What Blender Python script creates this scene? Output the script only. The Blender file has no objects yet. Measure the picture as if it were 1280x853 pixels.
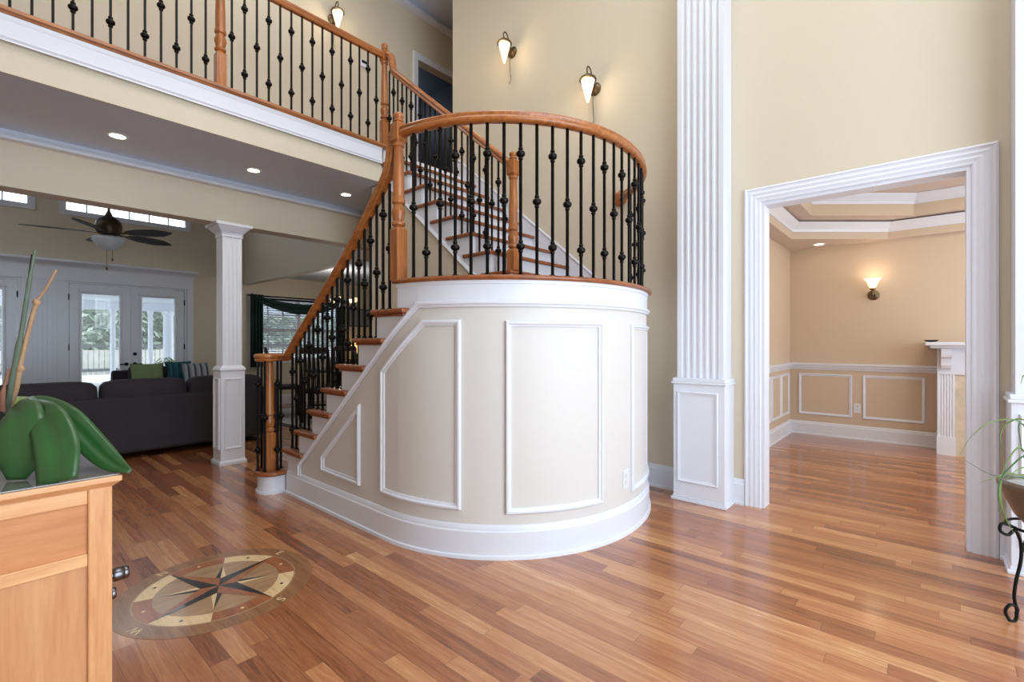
import bpy, bmesh, math, random
from mathutils import Vector, Matrix
random.seed(7)
PI = math.pi
SC = bpy.context.scene
COL = SC.collection

# ------------------------------------------------------------------ camera, world, light, exposure
TH = math.atan2(521, 594)                      # heading of the lens between the two wall directions
EYE = Vector((0, 0, 1.22))
FW = Vector((math.cos(TH), math.sin(TH), 0)); RT = Vector((math.sin(TH), -math.cos(TH), 0))
cam = bpy.data.cameras.new('camera'); cam_o = bpy.data.objects.new('camera', cam); COL.objects.link(cam_o)
cam.sensor_width = 36; cam.lens = 36 * 594 / 1280; cam.shift_y = (428 - 426.5) / 1280; cam.clip_start = .05; cam.clip_end = 200
cam_o.location = EYE; cam_o.rotation_euler = (PI / 2, 0, TH - PI / 2)
SC.camera = cam_o

world = bpy.data.worlds.new('world'); SC.world = world; world.use_nodes = True
wb = world.node_tree.nodes['Background']; wb.inputs[0].default_value = (.80, .90, 1, 1); wb.inputs[1].default_value = 3.2

def area(name, loc, aim, sx, sy, power, col):
    l = bpy.data.lights.new(name, 'AREA'); l.shape = 'RECTANGLE'; l.size = sx; l.size_y = sy; l.energy = power; l.color = col
    o = bpy.data.objects.new(name, l); COL.objects.link(o); o.location = loc
    o.rotation_euler = (Vector(aim) - Vector(loc)).to_track_quat('-Z', 'Y').to_euler()
    return o
def point(name, loc, power, col, r=.03):
    l = bpy.data.lights.new(name, 'POINT'); l.energy = power; l.color = col; l.shadow_soft_size = r
    o = bpy.data.objects.new(name, l); COL.objects.link(o); o.location = loc
    return o
area('front_window_daylight', (1.0, -4.2, 2.3), (1.7, 4, 1.6), 4.4, 4.6, 80, (.76, .88, 1))
area('foyer_overhead_fill', (1.5, 1.0, 5.7), (1.6, 1.0, 0), 3.4, 3.0, 74, (1, .96, .91))  # added soft fill standing for an assumed chandelier, out of view
area('dining_overhead_fill', (5.6, -.6, 2.86), (5.6, -.6, 0), 1.6, 1.2, 18, (1, .91, .80))  # added warm fill up in the tray, no fitting there
area('dining_side_fill', (5.5, -2.25, 1.5), (5.5, 1, 1.2), 2.0, 1.6, 14, (.95, .96, 1))  # added fill from the unseen side, where a window is assumed
area('living_partition_fill', (-1.4, 7.4, 3.9), (3.3, 7.6, 2.7), 1.6, 1.6, 11, (.88, .94, 1))  # added cool fill aimed at the partition, no lamp hangs there
area('hall_overhead_area', (1.0, 4.85, 5.8), (1.0, 4.9, 3.2), 3.5, .5, 16, (1, .95, .88))  # soft area lamp over the upper hall, no fitting modelled

SC.view_settings.view_transform = 'Standard'; SC.view_settings.look = 'None'
SC.view_settings.gamma = 1; SC.view_settings.use_curve_mapping = False; SC.view_settings.exposure = .33

# ------------------------------------------------------------------ materials
def lin(r, g, b):
    f = lambda c: c / 12.92 if c <= .04045 else ((c + .055) / 1.055) ** 2.4
    return (f(r / 255), f(g / 255), f(b / 255), 1)
def nmat(name):
    m = bpy.data.materials.new(name); m.use_nodes = True
    nt = m.node_tree; return m, nt, nt.nodes, nt.links, nt.nodes['Principled BSDF']
def plain(name, rgb, rough=.5, metal=0, noise=.06, scale=18, bump=.0, coat=0, emit=None, es=0):
    m, nt, N, L, P = nmat(name)
    c = lin(*rgb)
    if noise:
        tc = N.new('ShaderNodeTexCoord'); nz = N.new('ShaderNodeTexNoise'); nz.inputs['Scale'].default_value = scale; nz.inputs['Detail'].default_value = 3
        mx = N.new('ShaderNodeMix'); mx.data_type = 'RGBA'
        mx.inputs['A'].default_value = tuple(v * (1 - noise) for v in c[:3]) + (1,); mx.inputs['B'].default_value = tuple(min(1, v * (1 + noise)) for v in c[:3]) + (1,)
        L.new(tc.outputs['Object'], nz.inputs['Vector']); L.new(nz.outputs['Fac'], mx.inputs['Factor']); L.new(mx.outputs['Result'], P.inputs['Base Color'])
        if bump:
            b = N.new('ShaderNodeBump'); b.inputs['Strength'].default_value = bump; b.inputs['Distance'].default_value = .01
            L.new(nz.outputs['Fac'], b.inputs['Height']); L.new(b.outputs['Normal'], P.inputs['Normal'])
    else:
        P.inputs['Base Color'].default_value = c
    P.inputs['Roughness'].default_value = rough; P.inputs['Metallic'].default_value = metal; P.inputs['Coat Weight'].default_value = coat
    if emit:
        P.inputs['Emission Color'].default_value = lin(*emit); P.inputs['Emission Strength'].default_value = es
    return m
def wood(name, a, b, axis, scale=9, rough=.32, coat=.25):
    m, nt, N, L, P = nmat(name)
    tc = N.new('ShaderNodeTexCoord'); mp = N.new('ShaderNodeMapping')
    s = [scale, scale, scale]; s['xyz'.index(axis)] = scale * .09
    mp.inputs['Scale'].default_value = s
    nz = N.new('ShaderNodeTexNoise'); nz.inputs['Scale'].default_value = 4; nz.inputs['Detail'].default_value = 6; nz.inputs['Distortion'].default_value = .8
    n2 = N.new('ShaderNodeTexNoise'); n2.inputs['Scale'].default_value = 22; n2.inputs['Detail'].default_value = 2
    ad = N.new('ShaderNodeMath'); ad.operation = 'MULTIPLY_ADD'; ad.inputs[1].default_value = .45
    rp = N.new('ShaderNodeValToRGB'); rp.color_ramp.elements[0].position = .45; rp.color_ramp.elements[1].position = .95
    rp.color_ramp.elements[0].color = lin(*a); rp.color_ramp.elements[1].color = lin(*b)
    L.new(tc.outputs['Object'], mp.inputs['Vector']); L.new(mp.outputs['Vector'], nz.inputs['Vector']); L.new(mp.outputs['Vector'], n2.inputs['Vector'])
    L.new(n2.outputs['Fac'], ad.inputs[0]); L.new(nz.outputs['Fac'], ad.inputs[2]); L.new(ad.outputs[0], rp.inputs['Fac']); L.new(rp.outputs['Color'], P.inputs['Base Color'])
    P.inputs['Roughness'].default_value = rough; P.inputs['Coat Weight'].default_value = coat; P.inputs['Coat Roughness'].default_value = .15
    return m
def floor_mat():
    m, nt, N, L, P = nmat('plank_floor')
    def math_(op, a, b=None, c=None):
        n = N.new('ShaderNodeMath'); n.operation = op
        for i, v in enumerate((a, b, c)):
            if v is None: continue
            if isinstance(v, (int, float)): n.inputs[i].default_value = v
            else: L.new(v, n.inputs[i])
        return n.outputs[0]
    tc = N.new('ShaderNodeTexCoord'); sp = N.new('ShaderNodeSeparateXYZ'); L.new(tc.outputs['Object'], sp.inputs[0])
    u = math_('DIVIDE', sp.outputs[0], .074); row = math_('FLOOR', u); fu = math_('FRACT', u)
    w1 = N.new('ShaderNodeTexWhiteNoise'); w1.noise_dimensions = '1D'; L.new(row, w1.inputs['W'])
    w1b = N.new('ShaderNodeTexWhiteNoise'); w1b.noise_dimensions = '1D'; L.new(math_('ADD', row, 71.3), w1b.inputs['W'])
    ln = math_('MULTIPLY_ADD', w1b.outputs['Value'], .75, .62)
    v = math_('DIVIDE', math_('MULTIPLY_ADD', w1.outputs['Value'], 9.0, sp.outputs[1]), ln); col = math_('FLOOR', v); fv = math_('FRACT', v)
    cb = N.new('ShaderNodeCombineXYZ'); L.new(row, cb.inputs[0]); L.new(col, cb.inputs[1])
    w2 = N.new('ShaderNodeTexWhiteNoise'); w2.noise_dimensions = '2D'; L.new(cb.outputs[0], w2.inputs['Vector'])
    # grain along the planks, shifted per plank
    sh = N.new('ShaderNodeCombineXYZ')
    L.new(math_('MULTIPLY_ADD', w2.outputs['Value'], 31.0, math_('MULTIPLY', sp.outputs[0], 26)), sh.inputs[0])
    L.new(math_('MULTIPLY', sp.outputs[1], 1.6), sh.inputs[1]); L.new(w2.outputs['Value'], sh.inputs[2])
    nz = N.new('ShaderNodeTexNoise'); nz.inputs['Scale'].default_value = 1.6; nz.inputs['Detail'].default_value = 6; nz.inputs['Distortion'].default_value = 1.1
    L.new(sh.outputs[0], nz.inputs['Vector'])
    nf = N.new('ShaderNodeTexNoise'); nf.inputs['Scale'].default_value = 9; nf.inputs['Detail'].default_value = 3; L.new(sh.outputs[0], nf.inputs['Vector'])
    t = math_('MULTIPLY_ADD', math_('SUBTRACT', nz.outputs['Fac'], .5), .95, math_('MULTIPLY_ADD', w2.outputs['Value'], .74, .10))
    t = math_('MULTIPLY_ADD', math_('SUBTRACT', nf.outputs['Fac'], .5), .5, t)
    rp = N.new('ShaderNodeValToRGB'); cr = rp.color_ramp
    cr.elements[0].position = 0; cr.elements[0].color = lin(112, 66, 40)
    cr.elements[1].position = 1; cr.elements[1].color = lin(214, 168, 118)
    for p, c in ((.2, (144, 86, 54)), (.5, (168, 108, 69)), (.8, (188, 131, 87)), (.94, (198, 146, 100))):
        e = cr.elements.new(p); e.color = lin(*c)
    L.new(t, rp.inputs['Fac'])
    # seams
    du = math_('MULTIPLY', math_('MINIMUM', fu, math_('SUBTRACT', 1.0, fu)), .074)
    dv = math_('MULTIPLY', math_('MINIMUM', fv, math_('SUBTRACT', 1.0, fv)), ln)
    seam = math_('LESS_THAN', math_('MINIMUM', du, dv), .0011)
    mx = N.new('ShaderNodeMix'); mx.data_type = 'RGBA'; mx.inputs['B'].default_value = lin(70, 38, 24)
    L.new(math_('MULTIPLY', seam, .55), mx.inputs['Factor']); L.new(rp.outputs['Color'], mx.inputs['A']); L.new(mx.outputs['Result'], P.inputs['Base Color'])
    P.inputs['Roughness'].default_value = .26; P.inputs['Coat Weight'].default_value = .6; P.inputs['Coat Roughness'].default_value = .13
    bp = N.new('ShaderNodeBump'); bp.inputs['Strength'].default_value = .06; bp.inputs['Distance'].default_value = .004
    L.new(nz.outputs['Fac'], bp.inputs['Height']); L.new(bp.outputs['Normal'], P.inputs['Normal'])
    return m
def glass_mat(name, tint=(1, 1, 1), refl=.08):
    m = bpy.data.materials.new(name); m.use_nodes = True; nt = m.node_tree; N = nt.nodes; N.clear()
    o = N.new('ShaderNodeOutputMaterial'); t = N.new('ShaderNodeBsdfTransparent'); t.inputs[0].default_value = (*tint, 1)
    g = N.new('ShaderNodeBsdfGlossy'); g.inputs['Roughness'].default_value = .02; x = N.new('ShaderNodeMixShader'); x.inputs[0].default_value = refl
    nt.links.new(t.outputs[0], x.inputs[1]); nt.links.new(g.outputs[0], x.inputs[2]); nt.links.new(x.outputs[0], o.inputs[0]); return m
def stripes(name, cols, axis, freq, rough=.8):
    m, nt, N, L, P = nmat(name)
    tc = N.new('ShaderNodeTexCoord'); sp = N.new('ShaderNodeSeparateXYZ'); L.new(tc.outputs['Object'], sp.inputs[0])
    a = N.new('ShaderNodeMath'); a.operation = 'MULTIPLY'; a.inputs[1].default_value = freq; L.new(sp.outputs[axis], a.inputs[0])
    b = N.new('ShaderNodeMath'); b.operation = 'FRACT'; L.new(a.outputs[0], b.inputs[0])
    rp = N.new('ShaderNodeValToRGB'); rp.color_ramp.interpolation = 'CONSTANT'
    rp.color_ramp.elements[0].color = lin(*cols[0]); rp.color_ramp.elements[1].color = lin(*cols[-1]); rp.color_ramp.elements[1].position = 1 - 1 / len(cols)
    for i, c in enumerate(cols[1:-1]): e = rp.color_ramp.elements.new((i + 1) / len(cols)); e.color = lin(*c)
    L.new(b.outputs[0], rp.inputs[0]); L.new(rp.outputs[0], P.inputs['Base Color']); P.inputs['Roughness'].default_value = rough
    return m

CREAM = plain('cream_paint', (212, 202, 181), .55, noise=.02, scale=40)
CREAMD = plain('warm_cream_paint', (206, 187, 164), .55, noise=.02, scale=40)
PANEL = plain('pale_cream_paint', (214, 212, 209), .45, noise=.02, scale=40)
WHITE = plain('white_trim_paint', (222, 226, 236), .32, noise=.015, scale=30)
CEIL = plain('ceiling_paint', (208, 216, 230), .7, noise=.02)
TAUPE = plain('tray_ceiling_paint', (206, 190, 178), .7, noise=.02)
OAK_Y = wood('oak_along_y', (130, 72, 32), (188, 118, 60), 'y')
OAK_X = wood('oak_along_x', (130, 72, 32), (188, 118, 60), 'x')
OAK_Z = wood('oak_upright', (130, 72, 32), (188, 118, 60), 'z')
OAKD = wood('oak_tread', (112, 58, 28), (160, 92, 48), 'x')
IRON = plain('black_iron', (22, 21, 21), .38, .7, noise=.2, scale=60)
BRONZE = plain('aged_bronze', (104, 88, 66), .35, .85, noise=.2, scale=50)
FLOOR = floor_mat()
GLASS = glass_mat('window_glass', refl=.03)
CHROME = plain('chrome', (112, 112, 116), .2, 1, noise=.05)
SHADE = plain('lit_frosted_glass', (250, 238, 215), .4, noise=.02, emit=(255, 226, 180), es=1.25)
CANLIT = plain('lit_downlight', (255, 250, 240), .4, noise=.0, emit=(255, 236, 205), es=9)
DARK = plain('dark_room_shade', (62, 68, 78), .6)  # darkness of the upper room put into its wall colour
CABW = wood('light_maple', (206, 142, 92), (232, 180, 128), 'z', 6, .4, .1)
CABP = wood('maple_panel', (186, 116, 66), (212, 148, 96), 'x', 5, .45, .1)
CABTOP = plain('smoked_glass_top', (112, 110, 112), .08, 0, noise=.15, scale=5, coat=1)  # grey lightened so the colour carries the window's reflection
LEAF = plain('orchid_leaf', (40, 84, 38), .34, noise=.4, scale=9, bump=.1, coat=.2)
LEAFL = plain('grass_leaf', (98, 128, 62), .45, noise=.25, scale=30)
SOFA = plain('aubergine_velvet', (46, 40, 47), .85, noise=.22, scale=7)
DKWOOD = plain('ebony_wood', (36, 28, 26), .4, noise=.2, scale=20)

# ------------------------------------------------------------------ mesh building
ROOT = {}
class MB:
    def __init__(s): s.v = []; s.f = []
    def add(s, vs, fs):
        o = len(s.v); s.v += [Vector(v) for v in vs]; s.f += [tuple(i + o for i in f) for f in fs]; return s
    def box(s, x0, y0, z0, x1, y1, z1):
        x0, x1 = sorted((x0, x1)); y0, y1 = sorted((y0, y1)); z0, z1 = sorted((z0, z1))
        return s.add([(x0, y0, z0), (x1, y0, z0), (x1, y1, z0), (x0, y1, z0), (x0, y0, z1), (x1, y0, z1), (x1, y1, z1), (x0, y1, z1)],
                     [(0, 3, 2, 1), (4, 5, 6, 7), (0, 1, 5, 4), (1, 2, 6, 5), (2, 3, 7, 6), (3, 0, 4, 7)])
    def prism(s, poly, z0, z1):
        n = len(poly)
        return s.add([(x, y, z0) for x, y in poly] + [(x, y, z1) for x, y in poly],
                     [tuple(range(n))[::-1], tuple(range(n, 2 * n))] + [(i, (i + 1) % n, n + (i + 1) % n, n + i) for i in range(n)])
    def extr(s, pts, d):
        n = len(pts); d = Vector(d)
        return s.add([Vector(p) for p in pts] + [Vector(p) + d for p in pts],
                     [tuple(range(n))[::-1], tuple(range(n, 2 * n))] + [(i, (i + 1) % n, n + (i + 1) % n, n + i) for i in range(n)])
    def frus(s, cx, cy, a0, z0, a1, z1, b0=None, b1=None):
        b0 = a0 if b0 is None else b0; b1 = a1 if b1 is None else b1
        return s.add([(cx - a0, cy - b0, z0), (cx + a0, cy - b0, z0), (cx + a0, cy + b0, z0), (cx - a0, cy + b0, z0),
                      (cx - a1, cy - b1, z1), (cx + a1, cy - b1, z1), (cx + a1, cy + b1, z1), (cx - a1, cy + b1, z1)],
                     [(0, 3, 2, 1), (4, 5, 6, 7), (0, 1, 5, 4), (1, 2, 6, 5), (2, 3, 7, 6), (3, 0, 4, 7)])
    def lathe(s, c, prof, n=16, axis=None, caps=True):
        c = Vector(c); R = Vector((0, 0, 1)).rotation_difference(Vector(axis).normalized()).to_matrix() if axis else Matrix.Identity(3)
        vs = []
        for r, z in prof:
            for k in range(n):
                a = 2 * PI * k / n; vs.append(c + R @ Vector((r * math.cos(a), r * math.sin(a), z)))
        m = len(prof)
        fs = [(i * n + k, i * n + (k + 1) % n, (i + 1) * n + (k + 1) % n, (i + 1) * n + k) for i in range(m - 1) for k in range(n)]
        return s.add(vs, fs + ([tuple(range(n))[::-1], tuple(range((m - 1) * n, m * n))] if caps else []))
    def tube(s, pts, r, n=8):
        pts = [Vector(p) for p in pts]; m = len(pts); rs = r if isinstance(r, (list, tuple)) else [r] * m
        vs = []; ref = None
        for i, p in enumerate(pts):
            t = (pts[min(i + 1, m - 1)] - pts[max(i - 1, 0)]).normalized()
            if ref is None: ref = t.orthogonal().normalized()
            a = (ref - t * ref.dot(t)).normalized(); ref = a; b = t.cross(a)
            vs += [p + (a * math.cos(2 * PI * k / n) + b * math.sin(2 * PI * k / n)) * rs[i] for k in range(n)]
        fs = [(i * n + k, i * n + (k + 1) % n, (i + 1) * n + (k + 1) % n, (i + 1) * n + k) for i in range(m - 1) for k in range(n)]
        return s.add(vs, fs + [tuple(range(n))[::-1], tuple(range((m - 1) * n, m * n))])
    def sweep(s, path, prof, normals, closed=False):
        # prof: (across, out) pairs; out runs along the normal, across = tangent x normal; mitred corners
        path = [Vector(p) for p in path]; m = len(path); vs = []
        nn = [Vector(q) for q in normals] if isinstance(normals, list) else [Vector(normals)] * m
        for i, p in enumerate(path):
            ti = (p - path[i - 1]).normalized() if (i > 0 or closed) else None
            to = (path[(i + 1) % m] - p).normalized() if (i < m - 1 or closed) else None
            ti = ti or to; to = to or ti
            T = (ti + to); T = T.normalized() if T.length > 1e-6 else ti
            S = T.cross(nn[i]).normalized(); k = 1 / max(.35, S.dot(ti.cross(nn[i]).normalized()))
            vs += [p + S * (u * k) + nn[i] * w for u, w in prof]
        n = len(prof); seg = m if closed else m - 1
        fs = [(i * n + k, i * n + (k + 1) % n, ((i + 1) % m) * n + (k + 1) % n, ((i + 1) % m) * n + k) for i in range(seg) for k in range(n)]
        if not closed: fs += [tuple(range(n))[::-1], tuple(range((m - 1) * n, m * n))]
        return s.add(vs, fs)
    def rail(s, path, prof, sides):
        # handrail: sides[i] is the horizontal side direction at each point
        path = [Vector(p) for p in path]; m = len(path); vs = []
        for i, p in enumerate(path):
            t = (path[min(i + 1, m - 1)] - path[max(i - 1, 0)]).normalized()
            S = Vector(sides[i] if isinstance(sides, list) else sides); S = (S - t * S.dot(t)).normalized(); U = S.cross(t)
            if U.z < -.01: U = -U
            vs += [p + S * u + U * w for u, w in prof]
        n = len(prof)
        fs = [(i * n + k, i * n + (k + 1) % n, (i + 1) * n + (k + 1) % n, (i + 1) * n + k) for i in range(m - 1) for k in range(n)]
        return s.add(vs, fs + [tuple(range(n))[::-1], tuple(range((m - 1) * n, m * n))])
    def xf(s, M):
        s.v = [M @ v for v in s.v]; return s
    def build(s, name, mat, parent=None, smooth=None, bevel=0, seg=2, subsurf=0, origin=None):
        o0 = Vector(origin) if origin else (ROOT.get(parent, Vector()) if parent else Vector())
        me = bpy.data.meshes.new(name); me.from_pydata([v - o0 for v in s.v], [], s.f)
        bm = bmesh.new(); bm.from_mesh(me); bmesh.ops.recalc_face_normals(bm, faces=bm.faces); bm.to_mesh(me); bm.free()
        me.materials.append(mat)
        if smooth:
            me.shade_smooth()
            if smooth < 179: me.set_sharp_from_angle(angle=math.radians(smooth))
        o = bpy.data.objects.new(name, me); COL.objects.link(o)
        if bevel:
            b = o.modifiers.new('bevel', 'BEVEL'); b.width = bevel; b.segments = seg; b.limit_method = 'ANGLE'; b.angle_limit = math.radians(40)
        if subsurf:
            b = o.modifiers.new('sub', 'SUBSURF'); b.levels = b.render_levels = subsurf
        if parent:
            o.parent = parent
            if origin: o.location = o0 - ROOT[parent]
        elif origin: o.location = o0
        ROOT[o] = o0
        return o
def thing(name, label, cat, loc, group=None):
    o = bpy.data.objects.new(name, None); o.empty_display_size = .1; COL.objects.link(o); o.location = loc; ROOT[o] = Vector(loc)
    o['label'] = label; o['category'] = cat
    if group: o['group'] = group
    return o
def tag(o, label, cat, group=None, kind=None):
    o['label'] = label; o['category'] = cat
    if group: o['group'] = group
    if kind: o['kind'] = kind
    return o
def struct(o, label=None):
    o['kind'] = 'structure'
    if label: o['label'] = label
    return o
def sempty(name, loc):
    o = bpy.data.objects.new(name, None); COL.objects.link(o); o.location = loc; ROOT[o] = Vector(loc); o['kind'] = 'structure'; return o
def at(px, py, d):                                   # point at a given depth seen at a photograph position (used to measure the place)
    return EYE + (FW + RT * ((px - 640) / 594) + Vector((0, 0, (428 - py) / 594))) * d
def spline(pts, n=6):
    P = [Vector(p) for p in pts]; P = [P[0] * 2 - P[1]] + P + [P[-1] * 2 - P[-2]]; out = []
    for i in range(1, len(P) - 2):
        a, b, c, d = P[i - 1:i + 3]
        for k in range(n):
            t = k / n; out.append(.5 * ((2 * b) + (c - a) * t + (2 * a - 5 * b + 4 * c - d) * t * t + (3 * b - a - 3 * c + d) * t ** 3))
    return out + [P[-2]]
def wallmesh(mb, axis, c0, c1, a0, a1, z0, z1, holes=()):
    """wall slab with rectangular openings: axis 'x' -> plane x=c, runs along y; holes (a0,a1,z0,z1)"""
    xs = sorted({a0, a1, *[h[0] for h in holes], *[h[1] for h in holes]}); zs = sorted({z0, z1, *[h[2] for h in holes], *[h[3] for h in holes]})
    for i in range(len(xs) - 1):
        for k in range(len(zs) - 1):
            mx, mz = (xs[i] + xs[i + 1]) / 2, (zs[k] + zs[k + 1]) / 2
            if any(h[0] < mx < h[1] and h[2] < mz < h[3] for h in holes): continue
            if axis == 'x': mb.box(c0, xs[i], zs[k], c1, xs[i + 1], zs[k + 1])
            else: mb.box(xs[i], c0, zs[k], xs[i + 1], c1, zs[k + 1])
    return mb
BASE = [(-0, 0), (0, .032), (-.018, .030), (-.022, .020), (-.150, .020), (-.158, .014), (-.176, .012), (-.187, .004), (-.187, 0)]  # across = down, so minus is up
def baseb(n, path, normals, h=1.0):
    return struct(MB().sweep(path, [(u * h, w) for u, w in BASE], normals).build(n, WHITE, smooth=30))
CROWN = [(0, 0), (0, .012), (.018, .022), (.05, .06), (.066, .072), (.085, .076), (.085, 0)]
PM = [(-.016, 0), (-.016, .008), (-.008, .016), (.004, .011), (.012, .007), (.016, .006), (.016, 0)]

# ------------------------------------------------------------------ shell
XD, XD2 = 3.84, 3.97
struct(MB().box(-2.6, -1.9, -.12, 7.5, 9.75, 0).build('floor', FLOOR))
struct(wallmesh(MB(), 'x', XD, XD2, -1.9, 4.32, 0, 5.96, [(-.185, .925, 0, 2.245)]).build('wall_right', CREAM))
struct(wallmesh(MB(), 'x', -2.6, -2.5, -1.9, 9.75, 0, 5.96).build('wall_left', CREAM))
struct(wallmesh(MB(), 'y', -1.9, -1.75, -2.6, XD2, 0, 5.96, [(-.6, 3.2, .0, 4.0)]).build('wall_front', CREAM))
struct(MB().box(-2.6, -1.9, 5.96, 7.5, 5.6, 6.06).build('ceiling', CEIL))
# balcony slab
struct(MB().box(-2.5, 4.16, 2.83, 2.75, 5.45, 3.185).box(2.75, 4.36, 2.83, 6.6, 5.45, 3.185).build('ceiling', CEIL))
struct(MB().box(-2.5, 4.145, 2.83, 2.74, 4.16, 3.165).build('wall_balcony_face', CREAM))
tb = MB().box(-2.5, 4.122, 3.03, 2.72, 4.146, 3.168)
tb.sweep([(-2.5, 4.123, 3.03), (2.72, 4.123, 3.03)], [(-.02, 0), (-.014, .012), (.0, .018), (.012, .010), (.022, .012), (.022, 0)], (0, -1, 0))
tb.sweep([(-2.5, 4.123, 3.15), (2.72, 4.123, 3.15)], [(-.016, 0), (-.016, .012), (.0, .010), (.016, .0)], (0, -1, 0))
struct(tb.build('trim_1', WHITE, smooth=30), 'white fascia band along the balcony edge')
struct(MB().box(-2.5, 4.20, 3.185, 6.6, 5.45, 3.20).build('floor', OAK_X))
struct(MB().sweep([(-2.5, 4.10, 3.19), (2.80, 4.10, 3.19)], [(-.022, -.12), (-.022, -.005), (-.012, .012), (.008, .014), (.012, -.004), (.022, -.010), (.022, -.12)], (0, -1, 0)).build('trim_2', OAK_X, smooth=35), 'oak nosing along the balcony floor edge')
# header over the living room opening
struct(MB().box(-2.5, 5.25, 2.40, 6.6, 5.45, 2.83).build('wall_header', CREAM))
struct(MB().sweep([(-2.5, 5.25, 2.83), (6.6, 5.25, 2.83)], CROWN, (0, -1, 0)).build('trim_3', WHITE, smooth=30), 'white crown moulding under the balcony soffit')
# stair enclosure end crown
struct(MB().sweep([(2.75, 4.37, 2.83), (XD, 4.37, 2.83)][::-1], [(-u, w) for u, w in CROWN][::-1], (0, 1, 0)).sweep([(2.75, 4.17, 2.83), (2.75, 4.44, 2.83)], CROWN, (-1, 0, 0)).build('trim_4', WHITE, smooth=30), 'short crown return beside the stair wall')
# balcony hall
bk = wallmesh(MB(), 'y', 5.45, 5.58, -2.5, 6.6, 3.2, 5.96, [(4.19, 4.98, 3.2, 5.23)])
struct(bk.build('wall_back', CREAM))
struct(MB().box(XD2, 4.19, 3.2, 6.6, 4.32, 5.96).box(6.5, 4.32, 3.2, 6.6, 5.45, 5.96).build('wall_hall', CREAM))
struct(MB().sweep([(-2.5, 5.45, 5.96), (6.5, 5.45, 5.96)], [(u * 1.5, w * 1.5) for u, w in CROWN], (0, -1, 0)).build('trim_5', WHITE, smooth=30), 'white crown moulding of the upper hall')
CAS = [(0, 0), (0, .020), (.012, .026), (.020, .020), (.030, .018), (.042, .022), (.060, .016), (.072, .020), (.090, .014), (.104, .016), (.112, .008), (.112, 0)]
def casing(n, pts, normal, w=1.0, flip=1, lab=None):
    return struct(MB().sweep(pts, [(-flip * (.112 - u) * w, t) for u, t in CAS], normal).build(n, WHITE, smooth=25), lab)
casing('trim_6', [(4.19, 5.45, 3.2), (4.19, 5.45, 5.23), (4.98, 5.45, 5.23), (4.98, 5.45, 3.2)], (0, -1, 0), .8, 1, 'white casing of the upper hall doorway')
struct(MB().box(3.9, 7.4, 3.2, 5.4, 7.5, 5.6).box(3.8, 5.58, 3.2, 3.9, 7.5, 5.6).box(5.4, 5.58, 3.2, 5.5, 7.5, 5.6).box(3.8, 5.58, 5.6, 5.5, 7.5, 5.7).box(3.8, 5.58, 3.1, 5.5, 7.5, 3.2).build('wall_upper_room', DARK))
point('upper_room_fill', (4.9, 6.8, 5.2), 5, (.8, .9, 1), .1)  # added light so the open door leaf shows, no fitting in the room
d = sempty('door_3', (4.215, 5.60, 3.2))
lf = MB().xf(Matrix()); lf.box(0, 0, .01, .76, .04, 2.01); 
for z0, z1 in ((.12, .85), (1.0, 1.85)):
    for x0, x1 in ((.10, .34), (.42, .66)): lf.box(x0, -.006, z0, x1, .0, z1)
lf.xf(Matrix.Translation((4.215, 5.60, 3.2)) @ Matrix.Rotation(math.radians(62), 4, 'Z'))
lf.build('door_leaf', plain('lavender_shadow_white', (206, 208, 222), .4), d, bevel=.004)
MB().lathe((4.215 + .70 * math.cos(1.08), 5.60 + .70 * math.sin(1.08) - .03, 4.15), [(.0, -.03), (.026, -.02), (.03, 0), (.026, .02), (0, .03)], 12).build('door_handle', CHROME, d, smooth=60)

# living room and breakfast corner
lw = wallmesh(MB(), 'y', 9.6, 9.75, -2.5, 7.4, 0, 4.5, [(-1.02, .47, 0, 2.13), (.93, 2.46, 0, 2.13), (-1.05, .56, 3.16, 3.75), (.91, 2.46, 3.16, 3.75), (3.52, 5.25, .86, 2.06)])
struct(lw.build('wall_living_back', CREAM))
struct(MB().box(-2.5, 5.59, 4.4, 3.46, 9.75, 4.5).build('ceiling', CEIL))
struct(MB().box(3.36, 5.46, 2.29, 3.46, 9.6, 3.19).box(3.36, 5.59, 3.19, 3.46, 9.6, 4.4).build('wall_living_right', CREAM))
struct(MB().box(-2.5, 5.585, 2.83, 3.355, 5.60, 4.4).build('wall_living_front', CREAM))
struct(MB().box(3.46, 5.45, 2.49, 6.7, 9.6, 2.6).build('ceiling', CEIL))
struct(MB().box(6.6, 4.4, 0, 6.7, 9.75, 2.9).box(XD, 4.40, 0, 6.7, 4.52, 2.83).build('wall_breakfast', CREAM))
baseb('baseboard_living', [(2.56, 9.6, 0), (6.6, 9.6, 0)], (0, -1, 0))

# dining room: walls, wainscot, tray ceiling
struct(MB().box(7.35, -2.5, 0, 7.45, 1.5, 3.1).build('wall_dining_back', CREAMD))
struct(MB().box(XD2, 1.42, 0, 7.45, 1.52, 3.1).build('wall_dining_left', CREAMD))
struct(wallmesh(MB(), 'y', -2.5, -2.4, XD2, 7.45, 0, 3.1, [(4.5, 6.5, .7, 2.2)]).build('wall_dining_right', CREAMD))
def octa(x0, x1, y0, y1, cx, cy): return [(x0 + cx, y0), (x1 - cx, y0), (x1, y0 + cy), (x1, y1 - cy), (x1 - cx, y1), (x0 + cx, y1), (x0, y1 - cy), (x0, y0 + cy)]
def ring(mb, outer, inner, z0, z1):
    n = len(inner); o = outer
    mb.add([(x, y, z0) for x, y in o + inner] + [(x, y, z1) for x, y in o + inner],
           [(i, (i + 1) % n, n + (i + 1) % n, n + i) for i in range(n)] + [(2 * n + i, 2 * n + (i + 1) % n, 3 * n + (i + 1) % n, 3 * n + i) for i in range(n)] +
           [(n + i, n + (i + 1) % n, 3 * n + (i + 1) % n, 3 * n + i) for i in range(n)])
    return mb
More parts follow.
